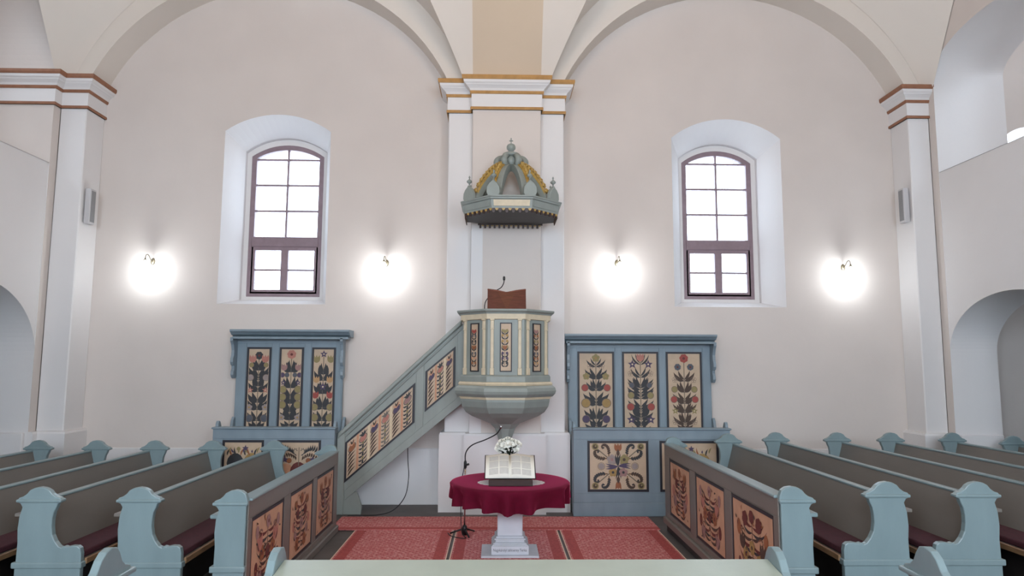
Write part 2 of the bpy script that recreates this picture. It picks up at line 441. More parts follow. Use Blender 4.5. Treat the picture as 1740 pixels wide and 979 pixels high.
# wall behind the camera with three tall window openings, and the vault
rw = MB(); xs = [-6.27, -4.2, -2.4, -0.8, 1.0, 2.55, 4.35, 6.31]
for i in range(7):
    if i % 2 == 0: rw.add([(xs[i], -3, 0), (xs[i + 1], -3, 0), (xs[i + 1], -3, ZT), (xs[i], -3, ZT)], [(0, 1, 2, 3)])
    else:
        for z0, z1 in ((0, 2.4), (5.6, ZT)): rw.add([(xs[i], -3, z0), (xs[i + 1], -3, z0), (xs[i + 1], -3, z1), (xs[i], -3, z1)], [(0, 1, 2, 3)])
rw.build('wall_rear', 'cream_plaster', fix=False)['kind'] = 'structure'
cl = MB(); rings = []
for i in range(25):
    a = PI * i / 24; y = 3.55 + 6.6 * math.cos(a); z = 7.75 + 1.7 * math.sin(a)
    rings.append([(-10, y, z), (10, y, z)])
cl.loft(rings, 0, True, False, False)
cl.build('ceiling', 'dimmed_vault_plaster', fix=False)['kind'] = 'structure'

# windows
def make_window(n, f):
    x0, x1, z0, zs, ap = f; yf0, yf1 = 10.61, 10.68
    root = empty('window_%d' % n, ((x0 + x1) / 2, 10.65, z0), kind='structure')
    xm = (x0 + x1) / 2; zt0, zt1 = z0 + 0.775, z0 + 0.935
    fr = 0.075
    fm = MB()
    inner = (x0 + fr, x1 - fr, z0 + fr, zs - 0.02, ap - fr)
    A = outline(f); B = outline(inner)
    for y in (yf0, yf1): fm.loft([[(x, y, z) for x, z in A], [(x, y, z) for x, z in B]], 0, False, True, False)
    fm.loft([[(x, yf0, z) for x, z in B], [(x, yf1, z) for x, z in B]], 0, False, True, False)
    fm.loft([[(x, yf0, z) for x, z in A], [(x, yf1, z) for x, z in A]], 0, False, True, False)
    fm.build('window_frame', 'window_glare_brown', root)
    MB().box(x0 + fr * .6, x1 - fr * .6, yf0 - 0.015, yf1, zt0, zt1).build('transom', 'window_glare_brown', root, bevel=0.012)
    # upper sash bars
    zt = [zt1, zt1 + 0.41, zt1 + 0.82, zt1 + 1.23]
    MB().box(xm - 0.014, xm + 0.014, yf0 + 0.01, yf1 - 0.01, zt1, ap - fr).build('glazing_bar', 'window_glare_brown', root)
    for z in zt[1:]:
        MB().box(x0 + fr, x1 - fr, yf0 + 0.012, yf1 - 0.012, z - 0.014, z + 0.014).build('glazing_bar', 'window_glare_brown', root)
    # lower casements
    for a, b in ((x0 + fr * .7, xm), (xm, x1 - fr * .7)):
        c = MB(); t = 0.055
        c.box(a, a + t, yf0, yf1 - 0.01, z0 + 0.05, zt0); c.box(b - t, b, yf0, yf1 - 0.01, z0 + 0.05, zt0)
        c.box(a + t, b - t, yf0, yf1 - 0.01, z0 + 0.05, z0 + 0.11); c.box(a + t, b - t, yf0, yf1 - 0.01, zt0 - 0.05, zt0)
        cs = c.build('casement', 'window_glare_brown', root)
        zz = (z0 + 0.11 + zt0 - 0.05) / 2
        MB().box(a + t, b - t, yf0 + 0.012, yf1 - 0.02, zz - 0.013, zz + 0.013).build('glazing_bar', 'window_glare_brown', cs)
        MB().box(a + t, b - t, yf0 + 0.03, yf0 + 0.034, z0 + 0.11, zz - 0.013).build('pane', 'pane_glass', cs)
        MB().box(a + t, b - t, yf0 + 0.03, yf0 + 0.034, zz + 0.013, zt0 - 0.05).build('pane', 'pane_glass', cs)
    for a, b in ((x0 + fr, xm - 0.014), (xm + 0.014, x1 - fr)):
        for i in range(3):
            MB().box(a, b, yf0 + 0.03, yf0 + 0.034, zt[i] + 0.014, zt[i + 1] - 0.014).build('pane', 'pane_glass', root)
        top = [p for p in arch_pts(inner[0], inner[1], inner[3], inner[4], 16) if a - 1e-6 <= p[0] <= b + 1e-6]
        zl = zt[3] + 0.014
        pts = [(b, zl)] + [p for p in top if p[1] > zl] + [(a, zl)]
        MB().prism(pts, 'y', yf0 + 0.03, yf0 + 0.034).build('pane', 'pane_glass', root)
make_window(1, WIN[0]['f']); make_window(2, WIN[1]['f'])

# wooden platform under the right-hand pews
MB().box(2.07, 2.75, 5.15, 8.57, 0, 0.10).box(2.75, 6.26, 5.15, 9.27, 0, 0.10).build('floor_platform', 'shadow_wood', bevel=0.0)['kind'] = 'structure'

# ------------------------------------------------------------------ painted decoration
class Art:
    """flat painted decoration: polygons in panel coordinates (u right, v up)"""
    def __init__(s): s.p = []
    def poly(s, pts, c): s.p.append((pts, c))
    def strip(s, L, R, c): s.p.append(((L, R), c))
    def leaf(s, a, b, wd, c='leaf', bend=0.2, n=6, skew=0.75):
        ax, ay = a; bx, by = b; dx, dy = bx - ax, by - ay; l = math.hypot(dx, dy) or 1e-6
        nx, ny = -dy / l, dx / l; L = []; R = []
        for i in range(n + 1):
            t = i / n; bow = bend * l * 4 * t * (1 - t) * 0.5
            h = wd * 0.5 * (math.sin(PI * t ** skew)) if 0 < i < n else 0.0005
            x, y = ax + dx * t + nx * bow, ay + dy * t + ny * bow
            L.append((x + nx * h, y + ny * h)); R.append((x - nx * h, y - ny * h))
        s.strip(L, R, c)
    def line(s, pts, wd, c):
        L = []; R = []
        for i, p in enumerate(pts):
            q0 = pts[max(0, i - 1)]; q1 = pts[min(len(pts) - 1, i + 1)]
            d = (q1[0] - q0[0], q1[1] - q0[1]); l = math.hypot(*d) or 1e-6
            ww = wd[i] if isinstance(wd, list) else wd
            L.append((p[0] - d[1] / l * ww / 2, p[1] + d[0] / l * ww / 2)); R.append((p[0] + d[1] / l * ww / 2, p[1] - d[0] / l * ww / 2))
        s.strip(L, R, c)
    def disc(s, x, y, r, c, n=12, ry=None): s.poly([(x + r * math.cos(2 * PI * i / n), y + (ry or r) * math.sin(2 * PI * i / n)) for i in range(n)], c)
    def ring(s, x, y, r, c, wd): 
        pts = [(x + r * math.cos(2 * PI * i / 12), y + r * math.sin(2 * PI * i / 12)) for i in range(13)]; s.line(pts, wd, c)
    def flower(s, x, y, r, c, k=5, cc='ochre', rot=0.3):
        for i in range(k):
            a = rot + 2 * PI * i / k; s.disc(x + r * .55 * math.cos(a), y + r * .55 * math.sin(a), r * .45, c, 9)
        s.disc(x, y, r * .3, cc, 8)
    def outline_flower(s, x, y, r):
        for i in range(5):
            a = 0.3 + 2 * PI * i / 5; s.ring(x + r * .55 * math.cos(a), y + r * .55 * math.sin(a), r * .42, 'line', r * .09)
    def tulip(s, x, y, r, c, up=1):
        for d in (-0.5, 0, 0.5): s.leaf((x, y - up * r), (x + d * r * 1.5, y + up * r), r * .9, c, 0.25 * (-d))
    def star(s, x, y, r, c, k=5):
        s.poly([(x + (r if i % 2 == 0 else r * .45) * math.cos(PI / 2 + PI * i / k), y + (r if i % 2 == 0 else r * .45) * math.sin(PI / 2 + PI * i / k)) for i in range(2 * k)], c)
    def scroll(s, x, y, ang, R, turn, c='leaf', c2='mid'):
        """acanthus scroll starting at (x,y) heading ang, curling with sign turn"""
        pts = []; a = ang; px, py = x, y; step = R * 0.22
        for i in range(16):
            pts.append((px, py)); px += step * math.cos(a); py += step * math.sin(a)
            a += turn * (0.10 + 0.035 * i); step *= 0.955
        s.line(pts, [R * .20 * (1 - i / 19) for i in range(16)], c2)
        for i in range(1, 14, 2):
            p = pts[i]; q = pts[i + 1]; d = math.atan2(q[1] - p[1], q[0] - p[0])
            s.leaf(p, (p[0] + R * .34 * math.cos(d - turn * 0.9), p[1] + R * .34 * math.sin(d - turn * 0.9)), R * .15, c, 0.2 * turn)
            if i < 9: s.leaf(p, (p[0] + R * .22 * math.cos(d + turn * 0.9), p[1] + R * .22 * math.sin(d + turn * 0.9)), R * .11, c, -0.2 * turn)
    def build(s, name, mp, parent, d0, lim=None):
        keys = []; mb = MB()
        if lim:
            mp0 = mp; mp = lambda u, v, d: mp0(min(max(u, lim[0]), lim[1]), min(max(v, lim[2]), lim[3]), d)
        for i, (p, c) in enumerate(s.p):
            if c not in keys: keys.append(c)
            k = keys.index(c); d = d0 + 0.0008 + i * 0.00004
            if isinstance(p, tuple):
                L, R = p; vs = [mp(u, v, d) for u, v in L] + [mp(u, v, d) for u, v in R]; n = len(L)
                mb.add(vs, [(j, j + 1, n + j + 1, n + j) for j in range(n - 1)], k)
            else:
                mb.add([mp(u, v, d) for u, v in p], [list(range(len(p)))], k)
        return mb.build(name, ['paint_' + k for k in keys], parent, fix=False)

def painted_panel(parent, mp, wd, ht, art, field='field_cream', border=0.03, proud=0.010):
    """panel field > border ring, painting. mp(u, v, d): panel coordinates -> world, d outward"""
    q = [(0, 0), (wd, 0), (wd, ht), (0, ht)]
    i = [(border, border), (wd - border, border), (wd - border, ht - border), (border, ht - border)]
    f = MB(); f.add([mp(u, v, 0.002) for u, v in i] + [mp(u, v, -0.006) for u, v in i], [(0, 1, 2, 3), (7, 6, 5, 4), (0, 4, 5, 1), (1, 5, 6, 2), (2, 6, 7, 3), (3, 7, 4, 0)])
    p = f.build('panel', field, parent)
    b = MB(); rings = [[mp(u, v, -0.004) for u, v in q], [mp(u, v, proud) for u, v in q], [mp(u, v, proud) for u, v in i], [mp(u, v, 0.0) for u, v in i]]
    b.loft(rings, 0, False, True, False)
    b.build('panel_border', 'border_navy', p)
    art.build('floral_painting', mp, p, 0.002, (border + .004, wd - border - .004, border + .004, ht - border - .004))
    return p

def floral_column(wd, ht, S, leaves, flowers, stemcol='stem', leafcol='leaf', seed=1, shade=True):
    """S: units per metre of the sketch; leaves (tip_dx, tip_y, drop, width); flowers (dx, y, r, colour, type) with y down from the top edge"""
    a = Art(); cx = wd / 2
    a.line([(cx, 0.03), (cx, ht - 0.10)], 0.012, stemcol)
    for dx, y, drop, lw in leaves:
        for s in (-1, 1):
            b0 = (cx + s * 0.004, max(0.035, ht - (y + drop) / S)); t0 = (cx + s * dx / S, max(0.06, ht - y / S))
            if shade: a.leaf(b0, (t0[0] - s * 0.020, t0[1] - 0.045), lw / S * 1.1, 'mid', -0.25 * s)
            a.leaf(b0, t0, lw / S * 1.15, leafcol, -0.28 * s)
            a.leaf((b0[0], b0[1] + 0.02), (cx + s * dx * .55 / S, t0[1] + 0.025), lw / S * .8, leafcol, -0.2 * s)
    for dx, y, r, c, ty in flowers:
        for s in ((-1, 1) if dx else (1,)):
            x, v, q = cx + s * dx / S, ht - y / S, r / S
            if v - q < 0.032: continue
            if ty == 'f': a.flower(x, v, q, c)
            elif ty == 'd': a.disc(x, v, q, c); a.ring(x, v, q, 'line', q * .14)
            elif ty == 'o': a.outline_flower(x, v, q)
            elif ty == 's': a.star(x, v, q, c); a.disc(x, v, q * .2, 'pale', 7)
            elif ty == 't': a.tulip(x, v, q, c)
            elif ty == 'c': a.flower(x, v, q, c, 7, 'wine')
    return a

# ------------------------------------------------------------------ choir stalls against the back wall
def stall(label, x0, x1, bx0, bx1, ztop, cxx, bpan, fpan, barts, farts, stuff):
    root = empty('choir_stall', ((x0 + x1) / 2, 9.7, 0), label, 'stall')
    FY = 9.33
    MB().box(bx0, bx1, 10.0, 10.06, 0, ztop).build('back_board', 'stall_paint', root, bevel=0.004)
    # rails of the back framing, slightly proud
    m = MB(); m.box(bx0, bx1, 9.99, 10.0, ztop - 0.10, ztop); edges = [bx0] + [e for p in bpan for e in p] + [bx1]
    for i in range(0, len(edges), 2): m.box(edges[i] + 0.012, edges[i + 1] - 0.012, 9.988, 10.0, 0.5, ztop - 0.10)
    m.build('back_frame', 'stall_paint', root, bevel=0.003)
    cz = ztop
    prof = [(10.075, cz - 0.01), (9.90, cz - 0.01), (9.86, cz + 0.01), (9.82, cz + 0.015), (9.785, cz + 0.045), (9.77, cz + 0.05), (9.755, cz + 0.065), (9.755, cz + 0.09), (10.075, cz + 0.09)]
    MB().prism(prof, 'x', cxx[0], cxx[1]).build('cornice', 'stall_paint', root)
    MB().box(cxx[0] + 0.02, cxx[1] - 0.02, 9.80, 9.98, cz - 0.045, cz - 0.01).build('cornice_soffit', 'stall_paint', root, bevel=0.006)
    br = [(10.0, cz - 0.02), (9.80, cz - 0.02), (9.80, cz - 0.07), (9.84, cz - 0.12), (9.87, cz - 0.20), (9.865, cz - 0.27), (9.84, cz - 0.32), (9.835, cz - 0.37), (9.86, cz - 0.41),
          (9.895, cz - 0.42), (9.90, cz - 0.46), (9.875, cz - 0.50), (9.87, cz - 0.55), (9.90, cz - 0.59), (9.95, cz - 0.60), (10.0, cz - 0.58)]
    for a, b in ((bx0 - 0.03, bx0 + 0.012), (bx1 - 0.012, bx1 + 0.03)): MB().prism(br, 'x', a, b).build('bracket', 'stall_paint', root, bevel=0.004)
    for (a, b), art in zip(bpan, barts):
        painted_panel(root, (lambda a_: lambda u, v, d: (a_ + u, 9.997 - d, 0.98 + v))(a), b - a, ztop - 0.155 - 0.98, art, border=0.027)
    # front desk
    MB().box(x0, x1, FY, FY + 0.05, 0.0, 1.13).build('front_board', 'stall_paint', root, bevel=0.004)
    MB().box(x0 - 0.012, x1 + 0.012, FY - 0.022, FY, 0.0, 0.185).build('front_plinth', 'stall_paint', root, bevel=0.012)
    m = MB(); m.box(x0, x1, FY - 0.012, FY, 1.0, 1.13); m.box(x0, x1, FY - 0.012, FY, 0.185, 0.30)
    edges = [x0] + [e for p in fpan for e in p] + [x1]
    for i in range(0, len(edges), 2): m.box(edges[i], edges[i + 1], FY - 0.012, FY, 0.30, 1.0)
    m.build('front_frame', 'stall_paint', root, bevel=0.003)
    MB().box(x0 - 0.015, x1 + 0.015, FY - 0.04, FY + 0.13, 1.125, 1.15).build('desk_ledge', 'stall_paint', root, bevel=0.008)
    for (a, b), art in zip(fpan, farts):
        painted_panel(root, (lambda a_: lambda u, v, d: (a_ + u, FY - 0.002 - d, 0.32 + v))(a), b - a, 0.662, art, border=0.03)
    side = [(FY + 0.05, 0.0), (FY + 0.05, 1.10), (FY + 0.06, 1.19), (FY + 0.085, 1.225), (FY + 0.12, 1.22), (FY + 0.16, 1.16), (FY + 0.19, 1.10), (FY + 0.30, 0.98), (9.78, 0.95), (9.86, 1.05), (9.92, 1.20), (9.96, 1.24), (9.99, 1.22), (9.99, 0)]
    for a, b in ((x0, x0 + 0.04), (x1 - 0.04, x1)): MB().prism(side, 'x', a, b).build('side_panel', 'stall_paint', root, bevel=0.005)
    MB().box(x0 + 0.045, x1 - 0.045, 9.60, 9.985, 0.43, 0.47).build('bench', 'stall_paint', root)
    return root

S1 = 798.0
def crown_leaves(extra): return extra
R1 = lambda: floral_column(0.53, 1.20, S1, [(110, 95, 80, 26), (128, 205, 95, 40), (80, 235, 80, 34), (112, 350, 95, 40), (60, 330, 90, 34), (150, 480, 90, 48), (110, 530, 80, 42), (140, 665, 100, 46), (62, 655, 110, 36), (75, 775, 70, 36), (130, 820, 70, 44)],
    [(0, 75, 48, 'olive', 'f'), (66, 170, 36, 'pale', 'o'), (112, 285, 42, 'olive', 'f'), (128, 415, 40, 'red', 'd'), (118, 590, 52, 'ochre', 'd'), (116, 770, 44, 'purple', 'd')])
R2 = lambda: floral_column(0.525, 1.20, S1, [(100, 30, 120, 20), (112, 195, 100, 30), (150, 310, 90, 34), (150, 345, 90, 34), (155, 405, 90, 36), (150, 435, 100, 36), (90, 300, 110, 34), (150, 555, 90, 38), (120, 585, 95, 40), (140, 690, 80, 40), (100, 640, 100, 40), (90, 770, 70, 40), (110, 850, 40, 36)],
    [(0, 65, 48, 'pink', 't'), (92, 145, 54, 'purple', 's'), (112, 250, 36, 'pale', 'o'), (102, 385, 30, 'slate', 'd'), (112, 500, 38, 'olive', 'd'), (118, 630, 42, 'red', 'd'), (112, 775, 56, 'purple', 's')])
R3 = lambda: floral_column(0.52, 1.20, S1, [(122, 235, 100, 38), (82, 355, 110, 40), (136, 480, 80, 36), (100, 500, 90, 38), (138, 595, 90, 36), (90, 600, 95, 38), (136, 735, 90, 36), (60, 700, 110, 36), (90, 830, 50, 34)],
    [(0, 75, 52, 'red', 'c'), (74, 175, 40, 'slate', 'c'), (108, 320, 36, 'pale', 'o'), (114, 430, 36, 'olive', 'd'), (122, 545, 38, 'red', 'd'), (110, 675, 42, 'olive', 's'), (108, 800, 36, 'pale', 'o')], leafcol='leafbrown')
S2 = 785.0
L1 = lambda: floral_column(0.344, 1.24, S2, [(110, 225, 110, 44), (112, 270, 95, 46), (60, 160, 100, 60), (108, 395, 100, 48), (60, 345, 90, 40), (108, 520, 95, 50), (108, 590, 105, 50), (108, 725, 90, 46), (90, 835, 60, 44)],
    [(0, 95, 46, 'leaf', 'c'), (70, 130, 44, 'pink', 't'), (80, 200, 26, 'olive', 'd'), (86, 340, 36, 'grey', 'd'), (84, 480, 38, 'pink', 's'), (88, 670, 38, 'grey', 'f'), (84, 790, 42, 'slate', 'd')])
L2 = lambda: floral_column(0.344, 1.24, S2, [(108, 185, 90, 40), (40, 160, 120, 44), (80, 345, 110, 44), (90, 470, 90, 44), (60, 520, 110, 50), (70, 620, 100, 50), (108, 720, 60, 36), (60, 690, 120, 60), (100, 835, 50, 40)],
    [(0, 80, 52, 'pink', 'c'), (78, 225, 38, 'mauve', 't'), (96, 310, 28, 'purple', 'd'), (44, 310, 26, 'slate', 'd'), (82, 395, 36, 'purple', 's'), (84, 470, 40, 'olive', 'd'), (86, 555, 40, 'olive', 'd'), (86, 640, 42, 'olive', 'd'), (88, 780, 36, 'grey', 'f')], leafcol='leaf')
L3 = lambda: floral_column(0.338, 1.24, S2, [(104, 260, 110, 44), (40, 195, 110, 44), (104, 420, 90, 46), (50, 400, 120, 60), (104, 590, 95, 46), (60, 560, 110, 50), (100, 720, 95, 48), (92, 835, 60, 46)],
    [(0, 75, 44, 'purple', 's'), (80, 130, 44, 'olive', 't'), (74, 360, 38, 'tan', 't'), (0, 440, 50, 'purple', 's'), (82, 530, 42, 'red', 't'), (86, 665, 38, 'olive', 'd'), (84, 780, 42, 'olive', 'd')])
def acanthus_square(wd, ht):
    a = Art(); cx, cy = wd / 2, ht / 2
    def volute(x, y, ang, R, turn, c):
        pts = []; an = ang; px, py = x, y; st_ = R * 0.25
        for i in range(15):
            pts.append((px, py)); px += st_ * math.cos(an); py += st_ * math.sin(an)
            an += turn * (0.02 + 0.055 * i); st_ *= 0.90
        a.line(pts, [R * (.10 + .22 * math.sin(PI * min(1, i / 11))) * (1 - i / 26) for i in range(15)], 'tan')
        a.line(pts, [R * .07] * 15, 'leafbrown')
        for i in range(1, 13):
            p = pts[i]; q = pts[i + 1]; d = math.atan2(q[1] - p[1], q[0] - p[0]); k = R * (.36 - .012 * i)
            a.leaf(p, (p[0] + k * math.cos(d - turn * .75), p[1] + k * math.sin(d - turn * .75)), R * .21, c, .25 * turn)
            if i < 9: a.leaf(p, (p[0] + k * .7 * math.cos(d + turn * .8), p[1] + k * .7 * math.sin(d + turn * .8)), R * .15, c, -.25 * turn)
        a.disc(pts[-1][0], pts[-1][1], R * .09, 'leaf', 8)
    for sx in (-1, 1):
        for sy in (-1, 1):
            t = sx * sy; c = 'leaf' if t > 0 else 'leafbrown'
            a.line([(cx + sx * .03, cy + sy * .03), (cx + sx * wd * .17, cy + sy * ht * .17), (cx + sx * wd * .33, cy + sy * ht * .33)], 0.014, 'stem')
            volute(cx + sx * wd * .17, cy + sy * ht * .15, math.atan2(sy * .05, sx), 0.140, t, c)
            volute(cx + sx * wd * .15, cy + sy * ht * .19, math.atan2(sy, sx * .02), 0.122, -t, c)
            ex, ey = cx + sx * wd * .375, cy + sy * ht * .385
            a.disc(ex, ey, 0.046, 'olive'); a.disc(ex, ey, 0.030, 'leafbrown', 9); a.disc(ex + .006, ey + .008, 0.013, 'olive', 8)
    for sx in (-1, 1):
        a.flower(cx + sx * wd * .10, cy + ht * .13, 0.070, 'grey' if sx < 0 else 'olive', 5, 'mauve' if sx < 0 else 'leafbrown')
        a.flower(cx + sx * wd * .085, cy - ht * .12, 0.060, 'ochre' if sx < 0 else 'mauve', 5, 'leaf')
        a.disc(cx + sx * wd * .275, cy, 0.040, 'grey'); a.ring(cx + sx * wd * .275, cy, 0.048, 'line', 0.005)
        for k in range(3):
            a.leaf((cx, cy), (cx + sx * wd * .21, cy + (k - 1) * .035), 0.026, 'purple', 0.1); a.leaf((cx, cy), (cx + (k - 1) * .035, cy + sx * ht * .25), 0.028, 'leaf', 0.1)
        a.tulip(cx, cy + sx * ht * .37, 0.055, 'rust', sx); a.leaf((cx, cy + sx * ht * .2), (cx, cy + sx * ht * .34), 0.045, 'leafbrown', 0)
    return a
def fruit_panel(wd, ht, cols):
    a = Art(); cx = wd / 2
    a.disc(cx - wd * .18, ht * .55, 0.11, cols[0], 14, 0.13); a.disc(cx + wd * .22, ht * .60, 0.10, cols[1], 14, 0.10)
    a.disc(cx + wd * .05, ht * .35, 0.09, cols[2]); a.disc(cx - wd * .25, ht * .28, 0.07, cols[1])
    for i in range(14):
        x = wd * (.12 + .055 * i); a.leaf((x, ht * (.70 + .05 * (i % 2))), (x + 0.04 * math.cos(i), ht * (.84 + 0.03 * math.sin(i * 2.1))), 0.022, ['leaf', 'olive', 'rust', 'purple'][i % 4], 0.2)
    a.star(cx + 0.03, ht * .84, 0.045, 'purple'); a.disc(cx - 0.06, ht * .83, 0.026, 'olive')
    return a
def plume_panel(wd, ht):
    a = Art(); cx = wd / 2
    for s in (-1, 1):
        for i in range(7):
            t = i / 6; x = cx + s * wd * (.10 + .30 * t); y = ht * (.80 + .06 * math.sin(t * 3))
            a.leaf((x, y - 0.05), (x + s * 0.035, y + 0.035), 0.026, 'leaf', -0.3 * s); a.leaf((x, y - 0.07), (x - s * 0.02, y - 0.13), 0.024, 'leafbrown', 0.2)
        a.disc(cx + s * wd * .22, ht * .60, 0.035, 'rust'); a.star(cx + s * wd * .32, ht * .62, 0.05, 'purple')
        a.scroll(cx + s * 0.03, ht * .70, math.atan2(.6, s), 0.06, s)
        a.disc(cx + s * wd * .28, ht * .40, 0.085, 'salmon', 12, 0.10)
    a.disc(cx, ht * .38, 0.11, 'wine', 14, 0.13); a.disc(cx, ht * .36, 0.06, 'leafbrown', 12)
    a.line([(cx, ht * .5), (cx, ht * .86)], 0.01, 'stem')
    return a

stall('grey-blue painted stall with three floral back panels right of the pulpit', 1.022, 3.125, 1.023, 3.10, 2.335, (0.957, 3.13),
      [(1.160, 1.690), (1.808, 2.333), (2.445, 2.965)], [(1.208, 2.020), (2.172, 2.965)], [R1(), R2(), R3()], [acanthus_square(0.812, 0.662), fruit_panel(0.793, 0.662, ('slate', 'ochre', 'mauve'))], None)
stall('narrow blue painted stall with three floral back panels left of the pulpit stairs', -3.745, -2.145, -3.735, -2.215, 2.375, (-3.76, -2.09),
      [(-3.584, -3.240), (-3.122, -2.778), (-2.660, -2.322)], [(-3.612, -3.070), (-2.894, -2.322)], [L1(), L2(), L3()], [fruit_panel(0.542, 0.662, ('leaf', 'ochre', 'wine')), plume_panel(0.572, 0.662)], None)

# ------------------------------------------------------------------ pulpit
PX, PY = 0.105, 9.07
YMAX = 9.47
def octa(r, z, cx=PX, cy=PY, ymax=YMAX):
    c = r / math.cos(PI / 8); pts = []
    for i in range(8):
        a = -PI / 2 - PI / 8 + i * PI / 4
        pts.append((cx + c * math.cos(a), min(ymax, cy + c * math.sin(a)), z))
    return pts
def octloft(prof, name, mt, parent, ymax=YMAX, cx=PX, bevel=0):
    m = MB(); m.loft([octa(r, z, cx, PY, ymax) for r, z in prof], 0, False, True, True)
    return m.build(name, mt, parent, bevel=bevel)
pul = empty('pulpit', (PX, PY, 1.05), 'octagonal painted wooden pulpit with cream columns and narrow floral panels', 'pulpit')
octloft([(0.545, 1.84), (0.545, 2.56)], 'body', 'green_grey_paint', pul)
octloft([(0.548, 2.545), (0.575, 2.55), (0.578, 2.615), (0.55, 2.62)], 'cream_frieze', 'cream_paint', pul)
octloft([(0.55, 2.612), (0.585, 2.615), (0.592, 2.632), (0.618, 2.642), (0.625, 2.655), (0.622, 2.672), (0.52, 2.675)], 'cornice', 'green_grey_paint', pul)
octloft([(0.545, 1.77), (0.572, 1.775), (0.572, 1.835), (0.56, 1.855), (0.545, 1.86)], 'base_rail', 'green_grey_paint', pul)
octloft([(0.55, 1.725), (0.592, 1.73), (0.60, 1.75), (0.585, 1.772), (0.55, 1.775)], 'cream_band', 'cream_paint', pul)
octloft([(0.56, 1.585), (0.60, 1.59), (0.632, 1.625), (0.642, 1.66), (0.632, 1.70), (0.60, 1.727), (0.55, 1.73)], 'torus_moulding', 'green_grey_paint', pul)
octloft([(0.555, 1.555), (0.572, 1.56), (0.572, 1.572), (0.582, 1.576), (0.582, 1.588), (0.55, 1.59)], 'bead_moulding', 'cream_paint', pul)
octloft([(0.052, 0.99), (0.085, 1.03), (0.105, 1.10), (0.13, 1.17), (0.19, 1.235), (0.30, 1.285), (0.42, 1.335), (0.50, 1.39), (0.545, 1.46), (0.562, 1.53), (0.562, 1.557)], 'bowl', 'green_grey_paint', pul)
# columns and panels on the three visible facets (and the two flanking ones)
def facet(k):
    """k: -1 left, 0 front, 1 right: returns mapping (u along facet from its left end, v world z, d outward)"""
    a = k * PI / 4; ap = 0.545
    nx, ny = math.sin(a), -math.cos(a); tx, ty = math.cos(a), math.sin(a)
    cx, cy = PX + nx * ap, PY + ny * ap
    hw = ap * math.tan(PI / 8)
    return (lambda u, v, d: (cx + tx * (u - hw) + nx * d, cy + ty * (u - hw) + ny * d, v)), 2 * hw
def pulpit_art(k):
    a = Art(); wd, ht = 0.125, 0.56; cx = wd / 2
    a.line([(cx, .06), (cx, .50)], 0.008, 'stem')
    ys = [.09, .15, .21, .29, .36, .43, .49]
    C = [['rust', 'salmon', 'slate', 'rust', 'leaf', 'slate', 'red'], ['leaf', 'purple', 'purple', 'olive', 'ochre', 'ochre', 'olive'], ['tan', 'rust', 'slate', 'leaf', 'olive', 'rust', 'mauve']][k + 1]
    for i, y in enumerate(ys):
        for s in (-1, 1):
            a.leaf((cx, y - .03), (cx + s * .044, y + .015), 0.018, 'leaf', -0.3 * s)
            a.disc(cx + s * .027, y + .018, 0.016, C[i], 9, 0.020)
    a.tulip(cx, .50, 0.026, C[-1]); a.tulip(cx, .30, 0.03, 'rust')
    return a
for k in (-1, 0, 1):
    mp, fw = facet(k)
    pw, ph = 0.15, 0.605
    u0 = fw / 2 - pw / 2
    painted_panel(pul, (lambda mp_, u_: lambda u, v, d: mp_(u_ + u, 1.90 + v, d + 0.004))(mp, u0), pw, ph, pulpit_art(k), border=0.013)
    for uc in (0.055, fw - 0.055):
        m = MB()
        def seg(u_a, u_b, z_a, z_b, d_):
            vs = [mp(u, z, d) for d in (0, d_) for u, z in ((u_a, z_a), (u_b, z_a), (u_b, z_b), (u_a, z_b))]
            m.add(vs, [(0, 1, 2, 3), (4, 5, 6, 7), (0, 1, 5, 4), (1, 2, 6, 5), (2, 3, 7, 6), (3, 0, 4, 7)])
        seg(uc - 0.025, uc + 0.025, 1.86, 1.945, 0.030)
        seg(uc - 0.019, uc + 0.019, 1.945, 2.42, 0.022)
        seg(uc - 0.024, uc + 0.024, 2.42, 2.435, 0.028)
        seg(uc - 0.021, uc + 0.021, 2.435, 2.53, 0.024)
        seg(uc - 0.028, uc + 0.028, 2.53, 2.55, 0.034)
        m.build('column', 'cream_paint', pul, bevel=0.004)

# book-shaped reading desk on the pulpit rim
rd = empty('reading_desk', (0.115, 8.72, 2.675), 'brown open-book-shaped wooden reading desk on the pulpit rim', 'lectern')
hw, hh = 0.245, 0.265
for s in (-1, 1):
    m = MB(); xs_ = (0.0, 0.12, hw)
    zt = (hh - 0.045, hh - 0.018, hh)
    yt = (0.0, 0.012, 0.03)
    f = [(0.115 + s * x, 8.66 + yb, 2.680) for x, yb in zip(xs_, yt)]; t = [(0.115 + s * x, 8.75 + yb, 2.676 + z) for x, yb, z in zip(xs_, yt, zt)]
    m.loft([f, t, [(x, y + 0.022, z) for x, y, z in t], [(x, y + 0.022, z) for x, y, z in f]], 0, False, False, False)
    m.add([f[2], t[2], (t[2][0], t[2][1] + 0.022, t[2][2]), (f[2][0], f[2][1] + 0.022, f[2][2])], [(0, 1, 2, 3)])
    m.build('leaf_board', 'brown_wood', rd, fix=False)
    e = MB(); e.tube([(p[0], p[1] + 0.011, p[2] + 0.006) for p in t], 0.010, 6); e.build('top_edge', 'red_brown_edge', rd)
MB().box(-0.02, 0.25, 8.78, 8.86, 2.678, 2.69).build('foot', 'brown_wood', rd)
